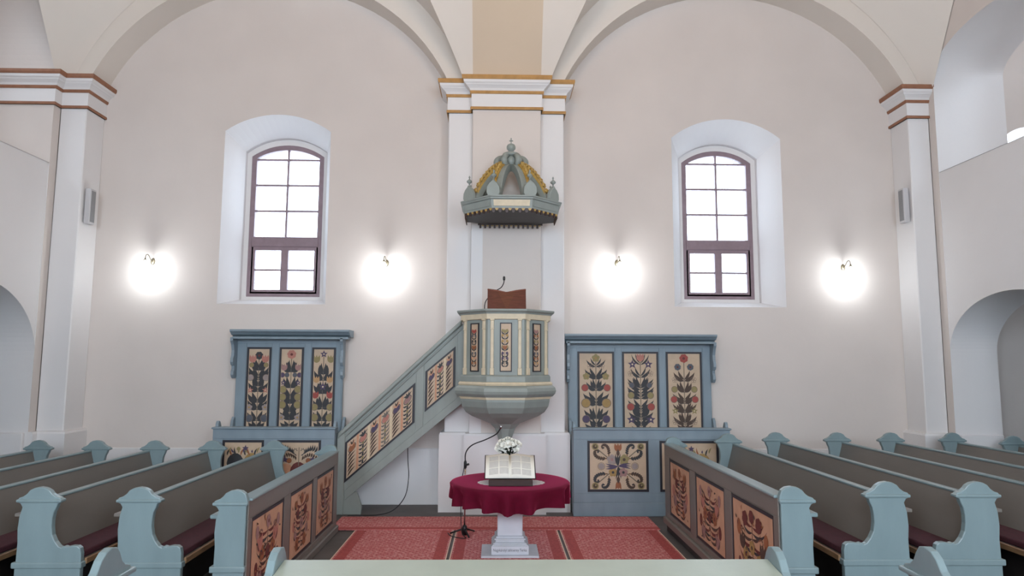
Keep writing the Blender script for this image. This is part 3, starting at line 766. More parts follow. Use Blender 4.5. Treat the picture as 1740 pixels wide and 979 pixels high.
def curve_pts(ctrl, n=8):
    """Catmull-Rom through control points"""
    P = [Vector(c) for c in ctrl]; P = [P[0] * 2 - P[1]] + P + [P[-1] * 2 - P[-2]]; o = []
    for i in range(1, len(P) - 2):
        for k in range(n):
            t = k / n
            o.append(0.5 * ((2 * P[i]) + (P[i + 1] - P[i - 1]) * t + (2 * P[i - 1] - 5 * P[i] + 4 * P[i + 1] - P[i + 2]) * t * t + (3 * P[i] - P[i - 1] - 3 * P[i + 1] + P[i + 2]) * t ** 3))
    o.append(P[-2]); return o
pm = empty('pulpit_microphone', (-0.17, 8.80, 2.675), 'thin black gooseneck microphone rising behind the pulpit reading desk', 'microphone')
MB().tube(curve_pts([(-0.17, 8.80, 2.672), (-0.165, 8.80, 2.75), (-0.14, 8.83, 2.82), (-0.05, 8.86, 2.92), (0.04, 8.84, 2.975), (0.075, 8.80, 3.03), (0.08, 8.78, 3.07)]), 0.006, 8).build('gooseneck', 'black_plastic', pm)
MB().lathe([(0.004, 0), (0.014, 0.004), (0.016, 0.02), (0.015, 0.045), (0.006, 0.055)], (0.08, 8.78, 3.062), 12).build('capsule', 'black_plastic', pm)

# ------------------------------------------------------------------ sounding board (canopy)
KX = 0.168
can = empty('pulpit_canopy', (KX, PY, 3.9), 'crown-shaped grey and gold sounding board hanging above the pulpit', 'canopy')
octloft([(0.585, 3.958), (0.597, 3.93), (0.605, 3.935), (0.628, 4.045), (0.645, 4.055), (0.648, 4.07), (0.66, 4.08), (0.66, 4.095), (0.60, 4.10)], 'rim', 'green_grey_paint', can, cx=KX)
m = MB(); m.loft([octa(0.592, 3.931, KX), octa(0.56, 3.950, KX), octa(0.40, 3.952, KX), octa(0.05, 3.955, KX)], 0, False, True, True); m.build('underside', 'shadow_wood', can)  # shade below the canopy painted in with the dark material
# rim frieze panels (the front one cream) and pierced gold fringe
c8 = lambda r, i: (KX + r / math.cos(PI / 8) * math.cos(-PI / 2 - PI / 8 + i * PI / 4), PY + r / math.cos(PI / 8) * math.sin(-PI / 2 - PI / 8 + i * PI / 4))
for i in range(8):
    a0 = c8(0.616, i); a1_ = c8(0.616, (i + 1) % 8)
    if (a0[1] + a1_[1]) / 2 > 9.40: continue
    b0 = c8(0.632, i); b1 = c8(0.632, (i + 1) % 8)
    mid = ((a0[0] + a1_[0]) / 2 - KX, (a0[1] + a1_[1]) / 2 - PY); l = math.hypot(*mid); nx, ny = mid[0] / l * 0.004, mid[1] / l * 0.004
    def P(q0, q1, t, z, k): return (q0[0] + (q1[0] - q0[0]) * t + nx * k, min(YMAX, q0[1] + (q1[1] - q0[1]) * t + ny * k), z)
    m = MB(); vs = [P(a0, a1_, .06, 3.965, 1), P(a0, a1_, .94, 3.965, 1), P(b0, b1, .94, 4.04, 1), P(b0, b1, .06, 4.04, 1)] + [P(a0, a1_, .06, 3.965, -2), P(a0, a1_, .94, 3.965, -2), P(b0, b1, .94, 4.04, -2), P(b0, b1, .06, 4.04, -2)]
    m.add(vs, [(0, 1, 2, 3), (7, 6, 5, 4), (0, 4, 5, 1), (1, 5, 6, 2), (2, 6, 7, 3), (3, 7, 4, 0)])
    m.build('frieze_panel', 'cream_paint' if i == 0 else 'green_grey_paint', can)
    # fringe of small drops
    f = MB(); nd = 6
    q0 = c8(0.600, i); q1 = c8(0.600, (i + 1) % 8)
    for j in range(nd * 2):
        t0 = (j + .06) / (nd * 2); t1 = (j + .94) / (nd * 2); zb = 3.885 if j % 2 == 0 else 3.912; tm = (t0 + t1) / 2
        pts = [(t0, 3.94), (t0, zb + .015), (tm - .02, zb), (tm + .02, zb), (t1, zb + .015), (t1, 3.94)]
        vs = [P(q0, q1, t, z, 1.5) for t, z in pts] + [P(q0, q1, t, z, -1.5) for t, z in pts]
        f.add(vs, [list(range(6)), list(range(11, 5, -1))] + [(k, (k + 1) % 6, 6 + (k + 1) % 6, 6 + k) for k in range(6)], 0 if j % 2 else 1)
    f.build('fringe', ['gold_paint', 'dark_wood'], can)
# corner acroteria and ribs
for i in range(8):
    ca = -PI / 2 - PI / 8 + i * PI / 4
    if PY + 0.62 * math.sin(ca) > 9.45: continue
    dx, dy = math.cos(ca), math.sin(ca); tx, ty = -dy, dx
    R = 0.655
    # shield-shaped acroterion standing on the corner, in the plane of the rib
    prof = [(-.06, 0), (.06, 0), (.085, .06), (.08, .13), (.05, .18), (.015, .21), (0, .235), (-.015, .21), (-.05, .18), (-.08, .13), (-.085, .06)]
    ac = MB(); off = R - 0.06; sg = 1 if dx > 0 else -1
    ring = lambda k: [(KX + dx * (off) + tx * (u * .9) + dx * (sg * u * .45 + k), PY + dy * (off) + ty * (u * .9) + dy * (sg * u * .45 + k), 4.09 + v) for u, v in prof]
    ac.loft([ring(-0.022), ring(0.022)], 0, False, True, True)
    acr = ac.build('acroterion', 'green_grey_paint', can, bevel=0.006)
    fx, fy = KX + dx * off, PY + dy * off
    MB().lathe([(0.004, .225), (0.010, .245), (0.012, .255), (0.034, .272), (0.036, .29), (0.02, .305), (0.008, .315), (0.008, .33), (0.015, .338), (0.008, .35), (0.003, .36)], (fx, fy, 4.09), 10).build('finial_knob', 'green_grey_paint', acr)
    # rib: deep curved plank from the rim to the crown, gold crest with crockets
    n = 12; mid = []
    for k in range(n + 1):
        t = k / n; r = 0.54 * (1 - t) + 0.055 * t; z = 4.10 + 0.555 * math.sin(t * PI / 2) ** 0.70
        mid.append((r, z))
    rb = MB(); L = []
    for (r, z), t in zip(mid, [k / n for k in range(n + 1)]):
        dpt = 0.20 * (1 - t) + 0.09 * t; hw_ = 0.068 * (1 - t) + 0.034 * t
        L.append([(KX + dx * r + tx * hw_ * e, PY + dy * r + ty * hw_ * e, zz) for e, zz in ((-1, z), (1, z), (1, max(4.09, z - dpt)), (-1, max(4.09, z - dpt)))])
    rb.loft(L, 0, False, True, True)
    rib = rb.build('rib', 'green_grey_paint', can, bevel=0.004)
    g = MB(); L = []
    o0, o1 = (-1.08, 1.08) if abs(dx) > .6 else ((0.35, 1.15) if tx * dx > 0 else (-1.15, -0.35))
    for (r, z), t in zip(mid[1:], [k / n for k in range(1, n + 1)]):
        hw_ = 0.068 * (1 - t) + 0.034 * t
        L.append([(KX + dx * r + tx * hw_ * e, PY + dy * r + ty * hw_ * e, zz) for e, zz in ((o0, z + .022), (o1, z + .022), (o1, z - .03), (o0, z - .03))])
    g.loft(L, 0, False, True, True)
    for k in range(1, n, 1):
        r, z = mid[k]; cxk, cyk = KX + dx * r, PY + dy * r
        for e in ((-1, 1) if abs(dx) > .6 else (2.0 * (1 if tx * dx > 0 else -1),)):
            g.lathe([(0.003, -0.01), (0.016, 0.0), (0.020, 0.014), (0.010, 0.03), (0.016, 0.04), (0.003, 0.052)], (cxk + tx * 0.028 * e + dx * .01, cyk + ty * 0.028 * e + dy * .01, z + 0.012), 7)
    g.build('crocket_crest', 'gold_paint', rib)
# crowning vase with scrolls, urn and cross
m = MB(); m.lathe([(0.03, 4.64), (0.085, 4.655), (0.105, 4.70), (0.10, 4.74), (0.085, 4.775), (0.03, 4.78)], (KX, PY, 0), 16); m.build('crown_vase', 'green_grey_paint', can)
m = MB(); m.lathe([(0.02, 4.775), (0.105, 4.782), (0.122, 4.80), (0.115, 4.82), (0.06, 4.845), (0.02, 4.855)], (KX, PY, 0), 16); m.build('crown_lid', 'green_grey_paint', can)
for i in range(6):
    ca = -PI / 2 + PI / 6 * (1 if i % 1 == 0 else 0) + i * PI / 3; dx, dy = math.cos(ca), math.sin(ca)
    pts = [(0.10, 4.775), (0.155, 4.755), (0.19, 4.715), (0.185, 4.675), (0.155, 4.65), (0.125, 4.655)]
    c = curve_pts([(KX + dx * r, PY + dy * r, z) for r, z in pts], 4)
    MB().tube(c, [0.030 + 0.016 * math.sin(PI * k / (len(c) - 1)) for k in range(len(c))], 8).build('crown_scroll', 'green_grey_paint', can)
m = MB(); m.lathe([(0.02, 4.85), (0.03, 4.86), (0.058, 4.89), (0.062, 4.92), (0.05, 4.95), (0.022, 4.965), (0.008, 4.97)], (KX, PY, 0), 14); m.build('crown_urn', 'green_grey_paint', can)
m = MB(); m.box(KX - .007, KX + .007, PY - .006, PY + .006, 4.965, 5.035); m.box(KX - .026, KX + .026, PY - .006, PY + .006, 5.0, 5.014); m.lathe([(0.003, 5.03), (0.011, 5.036), (0.003, 5.048)], (KX, PY, 0), 8)
m.build('crown_cross', 'green_grey_paint', can)
bfz = MB(); bfz.box(KX - .45, KX + .45, 9.443, 9.46, 3.918, 3.945, 0)
for j in range(26):
    xa = KX - .43 + .86 * j / 26; zb_ = 3.875 if j % 2 == 0 else 3.905
    bfz.box(xa, xa + .028, 9.445, 9.458, zb_, 3.945, j % 2)
bfz.build('fringe', ['dark_wood', 'gold_paint'], can)
MB().tube([(KX, 9.47, 4.02), (KX, 9.53, 4.02)], 0.05, 8).build('wall_fixing', 'shadow_wood', can)

# ------------------------------------------------------------------ pulpit stairs
st = empty('pulpit_stairs', (-1.3, 9.5, 0), 'grey-green pulpit staircase with two slanted floral balustrade panels', 'stairs')
FY = 9.45
tl, tr = (-2.10, 1.02), (-0.50, 2.52)
bl, brt = (-2.02, 0.19), (-0.47, 1.47)
MB().prism([tl, (-2.10, 0.19), bl, brt, (-0.44, 1.50), (-0.44, 2.57), tr], 'y', FY, FY + 0.05).build('balustrade', 'green_grey_paint', st, bevel=0.004)
sl = (2.52 - 1.02) / 1.60
def slope_bar(x0, x1, z_at0, slope, th, y0, y1, name, mt, bev=0.006):
    m = MB(); pts = [(x0, z_at0), (x1, z_at0 + slope * (x1 - x0)), (x1, z_at0 + slope * (x1 - x0) + th), (x0, z_at0 + th)]
    m.prism(pts, 'y', y0, y1); return m.build(name, mt, st, bevel=bev)
slope_bar(-2.13, -0.49, 0.985, sl, 0.075, FY - 0.045, FY + 0.085, 'handrail', 'green_grey_paint', 0.014)
slope_bar(-2.10, -0.49, 0.945, sl, 0.03, FY - 0.022, FY, 'rail_moulding', 'green_grey_paint', 0.006)
slope_bar(-2.02, -0.46, 0.185, (1.47 - 0.19) / 1.55, 0.13, FY - 0.016, FY, 'stringer', 'green_grey_paint', 0.004)
for x0 in (-2.10, -1.095, -0.545):
    xw_ = 0.048 if x0 < -2 else (0.10 if x0 < -1 else 0.09)
    zb = 0.20 + 0.82 * (x0 + 2.02); zt_ = 0.95 + sl * (x0 + 2.10)
    MB().prism([(x0, zb + 0.12), (x0 + xw_, zb + 0.12 + .82 * xw_), (x0 + xw_, zt_ + sl * xw_), (x0, zt_)], 'y', FY - 0.012, FY).build('stile', 'green_grey_paint', st, bevel=0.003)
def stair_art(wd, ht, nb, seed):
    a = Art(); bw = (wd - 0.05) / nb; rnd = random.Random(seed)
    for i in range(nb):
        x = 0.025 + bw * (i + .5)
        a.line([(x + bw * .5, 0.035), (x + bw * .5, ht - 0.035)], bw * .20, 'salmon' if i % 2 == 0 else 'pale')
        c = ['leafbrown', 'leaf', 'leafbrown', 'mid'][i % 4]
        for k in range(6):
            v = 0.05 + k * (ht - .22) / 6
            if i % 2 == 0:
                a.leaf((x - bw * .36, v), (x + bw * .34, v + 0.055), 0.030, c, 0.25)
            else:
                for s in (-1, 1): a.leaf((x, v), (x + s * bw * .40, v + 0.03), 0.022, c, -0.3 * s); 
                a.leaf((x, v), (x + bw * .05, v + .06), 0.026, 'olive' if k % 2 else c, 0.2)
        fy = ht - 0.145
        a.disc(x, fy, bw * .30, ['rust', 'pink', 'purple', 'pink', 'purple', 'mauve'][(i + seed) % 6]); a.ring(x, fy, bw * .34, c, 0.007)
        for s in (-1, 1): a.leaf((x, fy + .02), (x + s * bw * .4, fy + .075), 0.026, c if i % 2 else 'salmon', 0.3 * s); a.leaf((x, fy + 0.04), (x + s * bw * .15, fy + .10), 0.018, c, 0)
    return a
k1 = 0.868
painted_panel(st, lambda u, v, d: (-2.035 + u, FY - 0.004 - d, 0.405 + v + k1 * u), 0.925, 0.53, stair_art(0.925, 0.53, 6, 0), border=0.032)
k2 = 0.845
painted_panel(st, lambda u, v, d: (-0.975 + u, FY - 0.004 - d, 1.345 + v + k2 * u), 0.405, 0.545, stair_art(0.405, 0.545, 3, 2), border=0.03)
MB().box(-2.135, -2.03, FY - 0.03, FY + 0.08, 0, 1.06).build('newel', 'green_grey_paint', st, bevel=0.008)
MB().prism([(-2.10, 0.0), (-1.80, 0.0), (-1.79, 0.10), (-1.86, 0.30), (-2.10, 0.24)], 'y', FY - 0.005, FY + 0.045).build('stair_foot', 'green_grey_paint', st, bevel=0.004)
for i in range(7):
    x = -2.0 + i * 0.21
    MB().box(x, x + 0.24, FY + 0.06, 10.06, 0.40 + 0.19 * i, 0.44 + 0.19 * i).build('step', 'shadow_wood', st)
# cable under the stairs
cb = MB(); cb.tube(curve_pts([(-1.205, 9.53, 0.90), (-1.195, 9.50, 0.70), (-1.175, 9.45, 0.48), (-1.215, 9.42, 0.24), (-1.36, 9.40, 0.07), (-1.56, 9.38, 0.012), (-1.82, 9.36, 0.010), (-1.95, 9.34, 0.010)]), 0.006, 6)
tag(cb.build('cable', 'black_plastic', base=(-1.5, 9.4, 0)), 'loose black cable hanging below the pulpit stairs to the floor', 'cable')

# ------------------------------------------------------------------ pews
PEW = [(-.165, .93), (-.155, .942), (-.125, .952), (-.098, .972), (-.078, .998), (-.045, 1.016), (0, 1.024), (.045, 1.016), (.078, .998), (.10, .972), (.13, .952), (.16, .942), (.17, .93), (.17, .907), (.145, .895),
       (.138, .87), (.12, .83), (.112, .78), (.112, .72), (.122, .66), (.148, .61), (.178, .575), (.20, .566), (.215, .578), (.24, .571), (.28, .58), (.32, .578), (.343, .562), (.353, .52), (.353, .46),
       (.353, 0), (-.15, 0), (-.15, .40), (-.145, .465), (-.142, .60), (-.150, .70), (-.143, .80), (-.125, .87), (-.14, .895), (-.165, .907)]
def pew_end(parent, x, s, y0, y1, zb, prof=PEW, right=0.365, lipr=0.17, mt='blue_paint'):
    m = MB(); m.prism([(x + s * a, zb + b) for a, b in prof], 'y', y0, y1)
    e = m.build('pew_end', mt, parent, bevel=0.007, seg=2)
    for (a, b, z0, z1) in ((-.172, lipr + .007, .906, .931), (-.172, right, .41, .457)):
        q = MB(); q.box(min(x + s * a, x + s * b), max(x + s * a, x + s * b), y0 - 0.012, y1 + 0.012, zb + z0, zb + z1)
        q.build('moulding', mt, e, bevel=0.009, seg=2)
    return e
ORD = ['first', 'second', 'third', 'fourth', 'fifth', 'sixth']
def pew(x, s, y0, y1, zb, label, group):
    root = empty('pew', (x, (y0 + y1) / 2, zb), label, 'pew', group)
    pew_end(root, x, s, y0, y0 + 0.05, zb); pew_end(root, x, s, y1 - 0.05, y1, zb)
    def xx(a, b): return (min(x + s * a, x + s * b), max(x + s * a, x + s * b))
    m = MB(); m.prism([(x + s * -.080, zb + .882), (x + s * -.050, zb + .882), (x + s * .055, zb + .50), (x + s * .022, zb + .50)], 'y', y0 + 0.05, y1 - 0.05); m.build('backrest', 'shaded_grey_paint', root)
    m = MB(); m.box(*xx(-.108, -.042), y0 + 0.05, y1 - 0.05, zb + .880, zb + .902); m.build('top_rail', 'blue_paint', root, bevel=0.008, seg=2)
    m = MB(); m.box(*xx(-.21, -.062), y0 + 0.05, y1 - 0.05, zb + .79, zb + .812); m.build('book_shelf', 'shaded_grey_paint', root)
    m = MB(); m.box(*xx(.01, .352), y0 + 0.05, y1 - 0.05, zb + .445, zb + .475); m.build('seat', 'shaded_grey_paint', root)
    m = MB(); m.box(*xx(.352, .372), y0 + 0.05, y1 - 0.05, zb + .43, zb + .477); m.build('seat_edge', 'bare_wood', root, bevel=0.005)
    m = MB(); m.box(*xx(.04, .07), y0 + 0.05, y1 - 0.05, zb + .02, zb + .445); m.build('seat_shade_board', 'shadow_wood', root)  # dark board standing in for the shade under the seat
    return root
def cushion(x, s, y0, y1, zb, label):
    a, b = sorted((x + s * .062, x + s * .345))
    o = MB().box(a, b, y0 + 0.06, y1 - 0.06, zb + .476, zb + .528).build('seat_cushion', 'maroon_cushion', base=((a + b) / 2, (y0 + y1) / 2, zb + .476), bevel=0.014, seg=2)
    tag(o, label, 'cushion', 'long maroon pew cushions')
LX = [-2.80, -3.57, -4.29, -5.01, -5.73]
for i, x in enumerate(LX):
    pew(x, 1, 5.60, 8.93, 0, 'grey-blue wooden pew, %s behind the left painted parapet' % ORD[i], 'left block of pews')
    cushion(x, 1, 5.60, 8.93, 0, 'long maroon cushion on the %s pew behind the left painted parapet' % ORD[i])
RX = [2.955, 3.65, 4.46, 5.17, 5.99]
for i, x in enumerate(RX):
    y1 = 8.92 if i == 0 else 9.12
    pew(x, -1, 5.28, y1, 0.10, 'grey-blue wooden pew, %s behind the right painted parapet' % ORD[i], 'right block of pews')
    cushion(x, -1, 5.28, y1, 0.10, 'long maroon cushion on the %s pew behind the right painted parapet' % ORD[i])
pew(6.80, -1, 7.25, 9.12, 0.06, 'short grey pew standing inside the right arched passage', 'right block of pews')
MB().box(6.40, 7.0, 7.2, 9.4, 0, 0.06).build('floor_passage', 'shadow_wood')['kind'] = 'structure'

# painted parapets at the front of each block
PAR = [p for p in PEW[:8]] + [(.075, .995), (.088, .96), (.095, .93), (.095, .907), (.085, .895), (.085, 0)] + PEW[31:]
def bouquet(wd, ht, seed, cols):
    a = Art(); r = random.Random(seed); cx = wd / 2
    a.line([(cx, ht * .12), (cx, ht * .85)], 0.012, 'leafbrown')
    for i in range(9):
        v = ht * (.12 + .075 * i)
        for s in (-1, 1):
            l = wd * (.20 + .14 * r.random()); a.leaf((cx, v), (cx + s * l, v + ht * (.05 + .08 * r.random())), 0.028, ['leafbrown', 'leaf', 'wine'][i % 3], -0.3 * s)
    for i in range(5):
        v = ht * (.18 + .15 * i)
        dxx = wd * (.16 + .16 * ((i * 37 + seed) % 3) / 2); rr = 0.040 + 0.028 * r.random(); c = cols[i % len(cols)]
        for s in (-1, 1):
            k = (i + seed) % 3
            if k == 0: a.flower(cx + s * dxx, v, rr, c, 6, 'wine')
            elif k == 1: a.tulip(cx + s * dxx, v, rr * 1.15, c); a.leaf((cx + s * dxx, v - rr), (cx + s * (dxx + .05), v + rr * .3), 0.02, 'leafbrown', -0.3 * s)
            else: a.disc(cx + s * dxx, v, rr * .7, c, 11, rr); a.scroll(cx + s * dxx * .5, v - .02, math.atan2(.8, s), 0.055, -s, 'leafbrown', c)
    for i in range(22):
        x = wd * (.12 + .76 * r.random()); v = ht * (.08 + .82 * r.random()); an = r.random() * 6.3
        a.leaf((x, v), (x + .045 * math.cos(an), v + .045 * math.sin(an)), 0.018, ['leafbrown', 'rust', 'wine', 'leaf'][i % 4], 0.3)
    a.flower(cx, ht * .84, 0.055, cols[0], 7, 'wine'); a.flower(cx, ht * .46, 0.06, cols[1], 6, 'leafbrown')
    return a
def parapet(label, x, s, y0, y1, zb, pans, seeds):
    """x: head centre; painted face towards the aisle at x + s*.10"""
    root = empty('pew_parapet', (x, (y0 + y1) / 2, zb), label, 'pew front', 'painted pew fronts')
    pew_end(root, x, s, y0, y0 + 0.05, zb, PAR, 0.095, 0.09); pew_end(root, x, s, y1 - 0.05, y1, zb, PAR, 0.095, 0.09)
    xf = x + s * .10
    def xx(a, b): return (min(xf + s * a, xf + s * b), max(xf + s * a, xf + s * b))
    MB().box(*xx(-.045, -.012), y0 + .05, y1 - .05, zb, zb + .93).build('panel_board', 'shaded_grey_paint', root)
    m = MB(); m.box(*xx(-.012, 0), y0 + .02, y1, zb + .80, zb + .935); m.box(*xx(-.012, 0), y0 + .02, y1, zb + .06, zb + .135)
    ed = [y0 + .02] + [e for p in pans for e in p] + [y1]
    for i in range(0, len(ed), 2): m.box(*xx(-.012, 0), ed[i], ed[i + 1], zb + .135, zb + .80)
    m.build('frame', 'shaded_grey_paint', root, bevel=0.003)
    MB().box(*xx(-.10, .018), y0 + .045, y1 - .045, zb + .93, zb + .955).build('top_rail', 'blue_paint', root, bevel=0.011, seg=2)
    MB().box(*xx(-.012, .03), y0 + .02, y1, zb, zb + .085).build('skirting', 'shaded_grey_paint', root, bevel=0.012)
    MB().box(*xx(-.30, -.20), y0 + .03, y1 - .05, zb + .80, zb + .83).build('book_shelf', 'blue_paint', root, bevel=0.006)
    for (a, b), sd in zip(pans, seeds):
        ht = .635; z0 = zb + .15
        cols = [['rust', 'mauve', 'pink', 'wine'], ['mauve', 'wine', 'rust', 'pink'], ['wine', 'ochre', 'leafbrown', 'rust']][sd % 3]
        if s > 0: mp = (lambda a_, z_: lambda u, v, d: (xf - .010 + d, a_ + u, z_ + v))(a, z0)
        else: mp = (lambda b_, z_: lambda u, v, d: (xf + .010 - d, b_ - u, z_ + v))(b, z0)
        painted_panel(root, mp, b - a, ht, bouquet(b - a, ht, sd, cols), 'field_peach', 0.024, 0.007)
    return root
parapet('left pew front with three peach floral panels facing the table', -2.005, 1, 5.48, 8.50, 0.0, [(5.585, 6.41), (6.60, 7.395), (7.545, 8.32)], [4, 9, 12])
parapet('right pew front with three peach floral panels facing the table', 2.150, -1, 5.10, 8.55, 0.095, [(5.21, 6.14), (6.325, 7.245), (7.45, 8.32)], [5, 13, 6])

# foreground pews facing the pulpit, seen from behind
FGP = [(-.21, .915), (-.20, .93), (-.165, .945), (-.125, .975), (-.09, 1.025), (-.05, 1.055), (0, 1.066), (.05, 1.055), (.08, 1.02), (.105, .975), (.14, .945), (.19, .93), (.20, .915), (.20, .89), (.16, .875), (.15, .82), (.15, 0), (-.17, 0), (-.17, .82), (-.18, .875), (-.21, .89)]
def fg_end(parent, x0, x1):
    m = MB(); m.prism([(3.65 + a, b) for a, b in FGP], 'x', x0, x1); e = m.build('pew_end', 'blue_paint', parent, bevel=0.006, seg=2)
    MB().box(x0 - .022, x1 + .022, 3.65 - .225, 3.65 + .215, .888, .916).build('moulding', 'blue_paint', e, bevel=0.009, seg=2)
def fg_pew(label, x0, x1, loc):
    root = empty('foreground_pew', loc, label, 'pew', 'pews facing the pulpit')
    fg_end(root, x0 - .042, x0); fg_end(root, x1, x1 + .042)
    m = MB(); m.prism([(3.395, .925), (3.70, .967), (3.70, .992), (3.395, .95)], 'x', x0, x1); m.build('book_rest', 'pale_green_paint', root, bevel=0.004)
    MB().box(x0, x1, 3.655, 3.69, 0.05, .958).build('front_board', 'shaded_grey_paint', root)
    MB().box(x0, x1, 3.43, 3.48, .60, .64).build('cross_rail', 'shaded_grey_paint', root)
    return root
fg_pew('pale green slanted book rest of the pew nearest the camera', -1.09, 1.42, (0.165, 3.6, 0))
for x, s, lab in ((-1.94, -1, 'foreground pew at the lower left corner with a rounded blue head'), (2.22, 1, 'foreground pew at the lower right corner with a rounded blue head')):
    root = empty('foreground_pew', (x + s * .5, 3.6, 0), lab, 'pew', 'pews facing the pulpit')
    a, b = sorted((x, x + s * .042)); fg_end(root, a, b)
    a, b = sorted((x + s * .042, x + s * 1.2))
    m = MB(); m.prism([(3.44, .80), (3.47, .80), (3.51, .36), (3.48, .36)], 'x', a, b); m.build('backrest', 'shaded_grey_paint', root)
    MB().box(a, b, 3.48, 3.82, .42, .45).build('seat', 'shaded_grey_paint', root)
    a, b = sorted((x + s * 1.2, x + s * 1.242)); fg_end(root, a, b)

# ------------------------------------------------------------------ carpets
def carpet(label, x0, x1, y0, y1, z, long_y=True, bands=True):
    root = empty('carpet', ((x0 + x1) / 2, (y0 + y1) / 2, 0), label, 'carpet', 'red patterned carpets')
    MB().box(x0, x1, y0, y1, z, z + 0.008).build('carpet_field', 'carpet_red', root)
    if bands:
        m = MB()
        for a, b in ((x0, x0 + 0.012), (x1 - 0.012, x1)): m.box(a, b, y0, y1, z + 0.008, z + 0.0095)
        m.build('carpet_edging', 'carpet_edge', root)
        m = MB()
        for a, b in ((x0 + 0.03, x0 + 0.14), (x1 - 0.14, x1 - 0.03)): m.box(a, b, y0, y1, z + 0.008, z + 0.0092)
        m.build('carpet_band', 'carpet_border', root)
    else:
        MB().box(x0, x1, y0, y0 + 0.12, z + 0.008, z + 0.0095).build('carpet_band', 'carpet_border', root)
carpet('red patterned carpet runner laid crosswise in front of the pulpit', -2.0, 1.98, 8.535, 9.24, 0.012, False, False)
carpet('red patterned carpet left of the marble table', -1.69, -0.51, 4.4, 8.60, 0.0)
carpet('red patterned carpet under the marble table', -0.48, 0.735, 4.4, 8.60, 0.0)
carpet('red patterned carpet right of the marble table', 0.765, 1.96, 4.4, 8.60, 0.0)

# ------------------------------------------------------------------ marble table with cloth, book and flowers
TX, TY, TZ = 0.145, 7.58, 0.752
tb = empty('communion_table', (TX, TY, 0), 'white marble pedestal table with an engraved stepped base', 'table')
z0 = 0.0095
def sq(hx, hy, za, zb_): return (TX - hx, TX + hx, TY - hy, TY + hy, za, zb_)
MB().box(*sq(.30, .24, z0, z0 + .022)).build('foot_slab', 'marble', tb, bevel=0.004)
ib = MB(); ib.box(*sq(.195, .195, z0 + .022, .118)); ib = ib.build('base_block', 'marble', tb, bevel=0.004)
m = MB(); 
for h, za, zb_ in ((.188, .118, .128), (.175, .128, .142), (.160, .142, .150), (.150, .150, .172), (.162, .172, .186), (.145, .186, .205)): m.box(*sq(h, h, za, zb_))
m.build('base_moulding', 'marble', tb, bevel=0.003)
MB().box(*sq(.132, .132, .205, .70)).build('column', 'marble', tb, bevel=0.006)
m = MB(); m.box(*sq(.17, .17, .68, .705)); m.build('capital', 'marble', tb, bevel=0.005)
m = MB(); m.lathe([(0.58, .705), (0.60, .715), (0.60, .738), (0.58, .745)], (TX, TY, 0), 40); m.build('table_top', 'marble', tb)
def text_mesh(body, size):
    cu = bpy.data.curves.new('text', 'FONT'); cu.body = body; cu.size = size; cu.align_x = 'CENTER'; cu.extrude = 0.0005
    o = bpy.data.objects.new('text', cu); COL.objects.link(o)
    me = bpy.data.meshes.new_from_object(o.evaluated_get(bpy.context.evaluated_depsgraph_get()))
    bpy.data.objects.remove(o); return me
me = text_mesh('Nagykárolyi zélcserey Terka', 0.034)
me.materials.clear(); me.materials.append(MATS['inscription'])
to = bpy.data.objects.new('inscription', me); COL.objects.link(to); to.parent = ib
wd_ = max(v.co.x for v in me.vertices) - min(v.co.x for v in me.vertices)
to.scale = (0.345 / wd_, 1.15, 1); to.rotation_euler = (PI / 2, 0, 0); to.location = Vector((TX - 0.002, TY - .1962, .066)) - wloc(ib)

# tablecloth
cm = MB(); rings = []; n = 120
def wav(a): return (0.5 + 0.5 * math.sin(15 * a + 1.6 * math.sin(3 * a) + 0.9 * math.sin(5 * a + 1))) ** 1.5
for q, (rr, dz, amp) in enumerate([(0.05, 0, 0), (0.3, 0, 0), (0.5, 0, 0), (0.60, 0.0, 0), (0.632, -0.006, 0.0), (0.642, -0.025, 0.010), (0.614, -0.07, 0.055), (0.592, -0.12, 0.100), (0.575, -0.165, 0.135), (0.568, -0.19, 0.148)]):
    ring = []
    for i in range(n):
        a = 2 * PI * i / n
        corner = 0.03 * math.cos(2 * (a + PI / 2))  # hangs lower at the front
        r_ = rr + amp * (wav(a) - 0.35)
        zz = TZ + dz * (1 + (0.22 * math.cos(a + PI / 2) if dz < -0.05 else 0)) + (0.012 * math.sin(5 * a) if q >= 8 else 0)
        ring.append((TX + r_ * math.cos(a), TY + r_ * math.sin(a), zz))
    rings.append(ring)
cm.loft(rings, 0, True, True, False)
cm.add([p for p in rings[0]], [list(range(n))])
tc_ = cm.build('tablecloth', 'burgundy_velvet', base=(TX, TY, TZ), fix=False)
tag(tc_, 'round burgundy tablecloth draped in folds over the marble table', 'tablecloth')
# lace doily
m = MB(); pts = []
for i in range(96):
    a = 2 * PI * i / 96; r_ = 0.345 + 0.012 * abs(math.sin(a * 12)); pts.append((TX + 0.01 + r_ * math.cos(a), TY - .14 + r_ * .62 * math.sin(a)))
m.prism(pts, 'z', TZ + 0.001, TZ + 0.004); d_ = m.build('lace_doily', 'lace', base=(TX, TY, TZ)); tag(d_, 'white scalloped lace doily under the open book', 'doily')
# book stand
bs = empty('book_stand', (TX, 7.40, TZ + .004), 'low dark wooden stand holding the open book', 'book stand')
zb = TZ + .005
m = MB(); m.prism([(7.22, zb), (7.22, zb + .045), (7.26, zb + .05), (7.53, zb + .25), (7.55, zb + .25), (7.55, zb)], 'x', TX - .215, TX + .215); m.build('wedge', 'dark_wood', bs, bevel=0.004)
MB().box(TX - .225, TX + .225, 7.195, 7.22, zb, zb + .065).build('lip', 'dark_wood', bs, bevel=0.004)
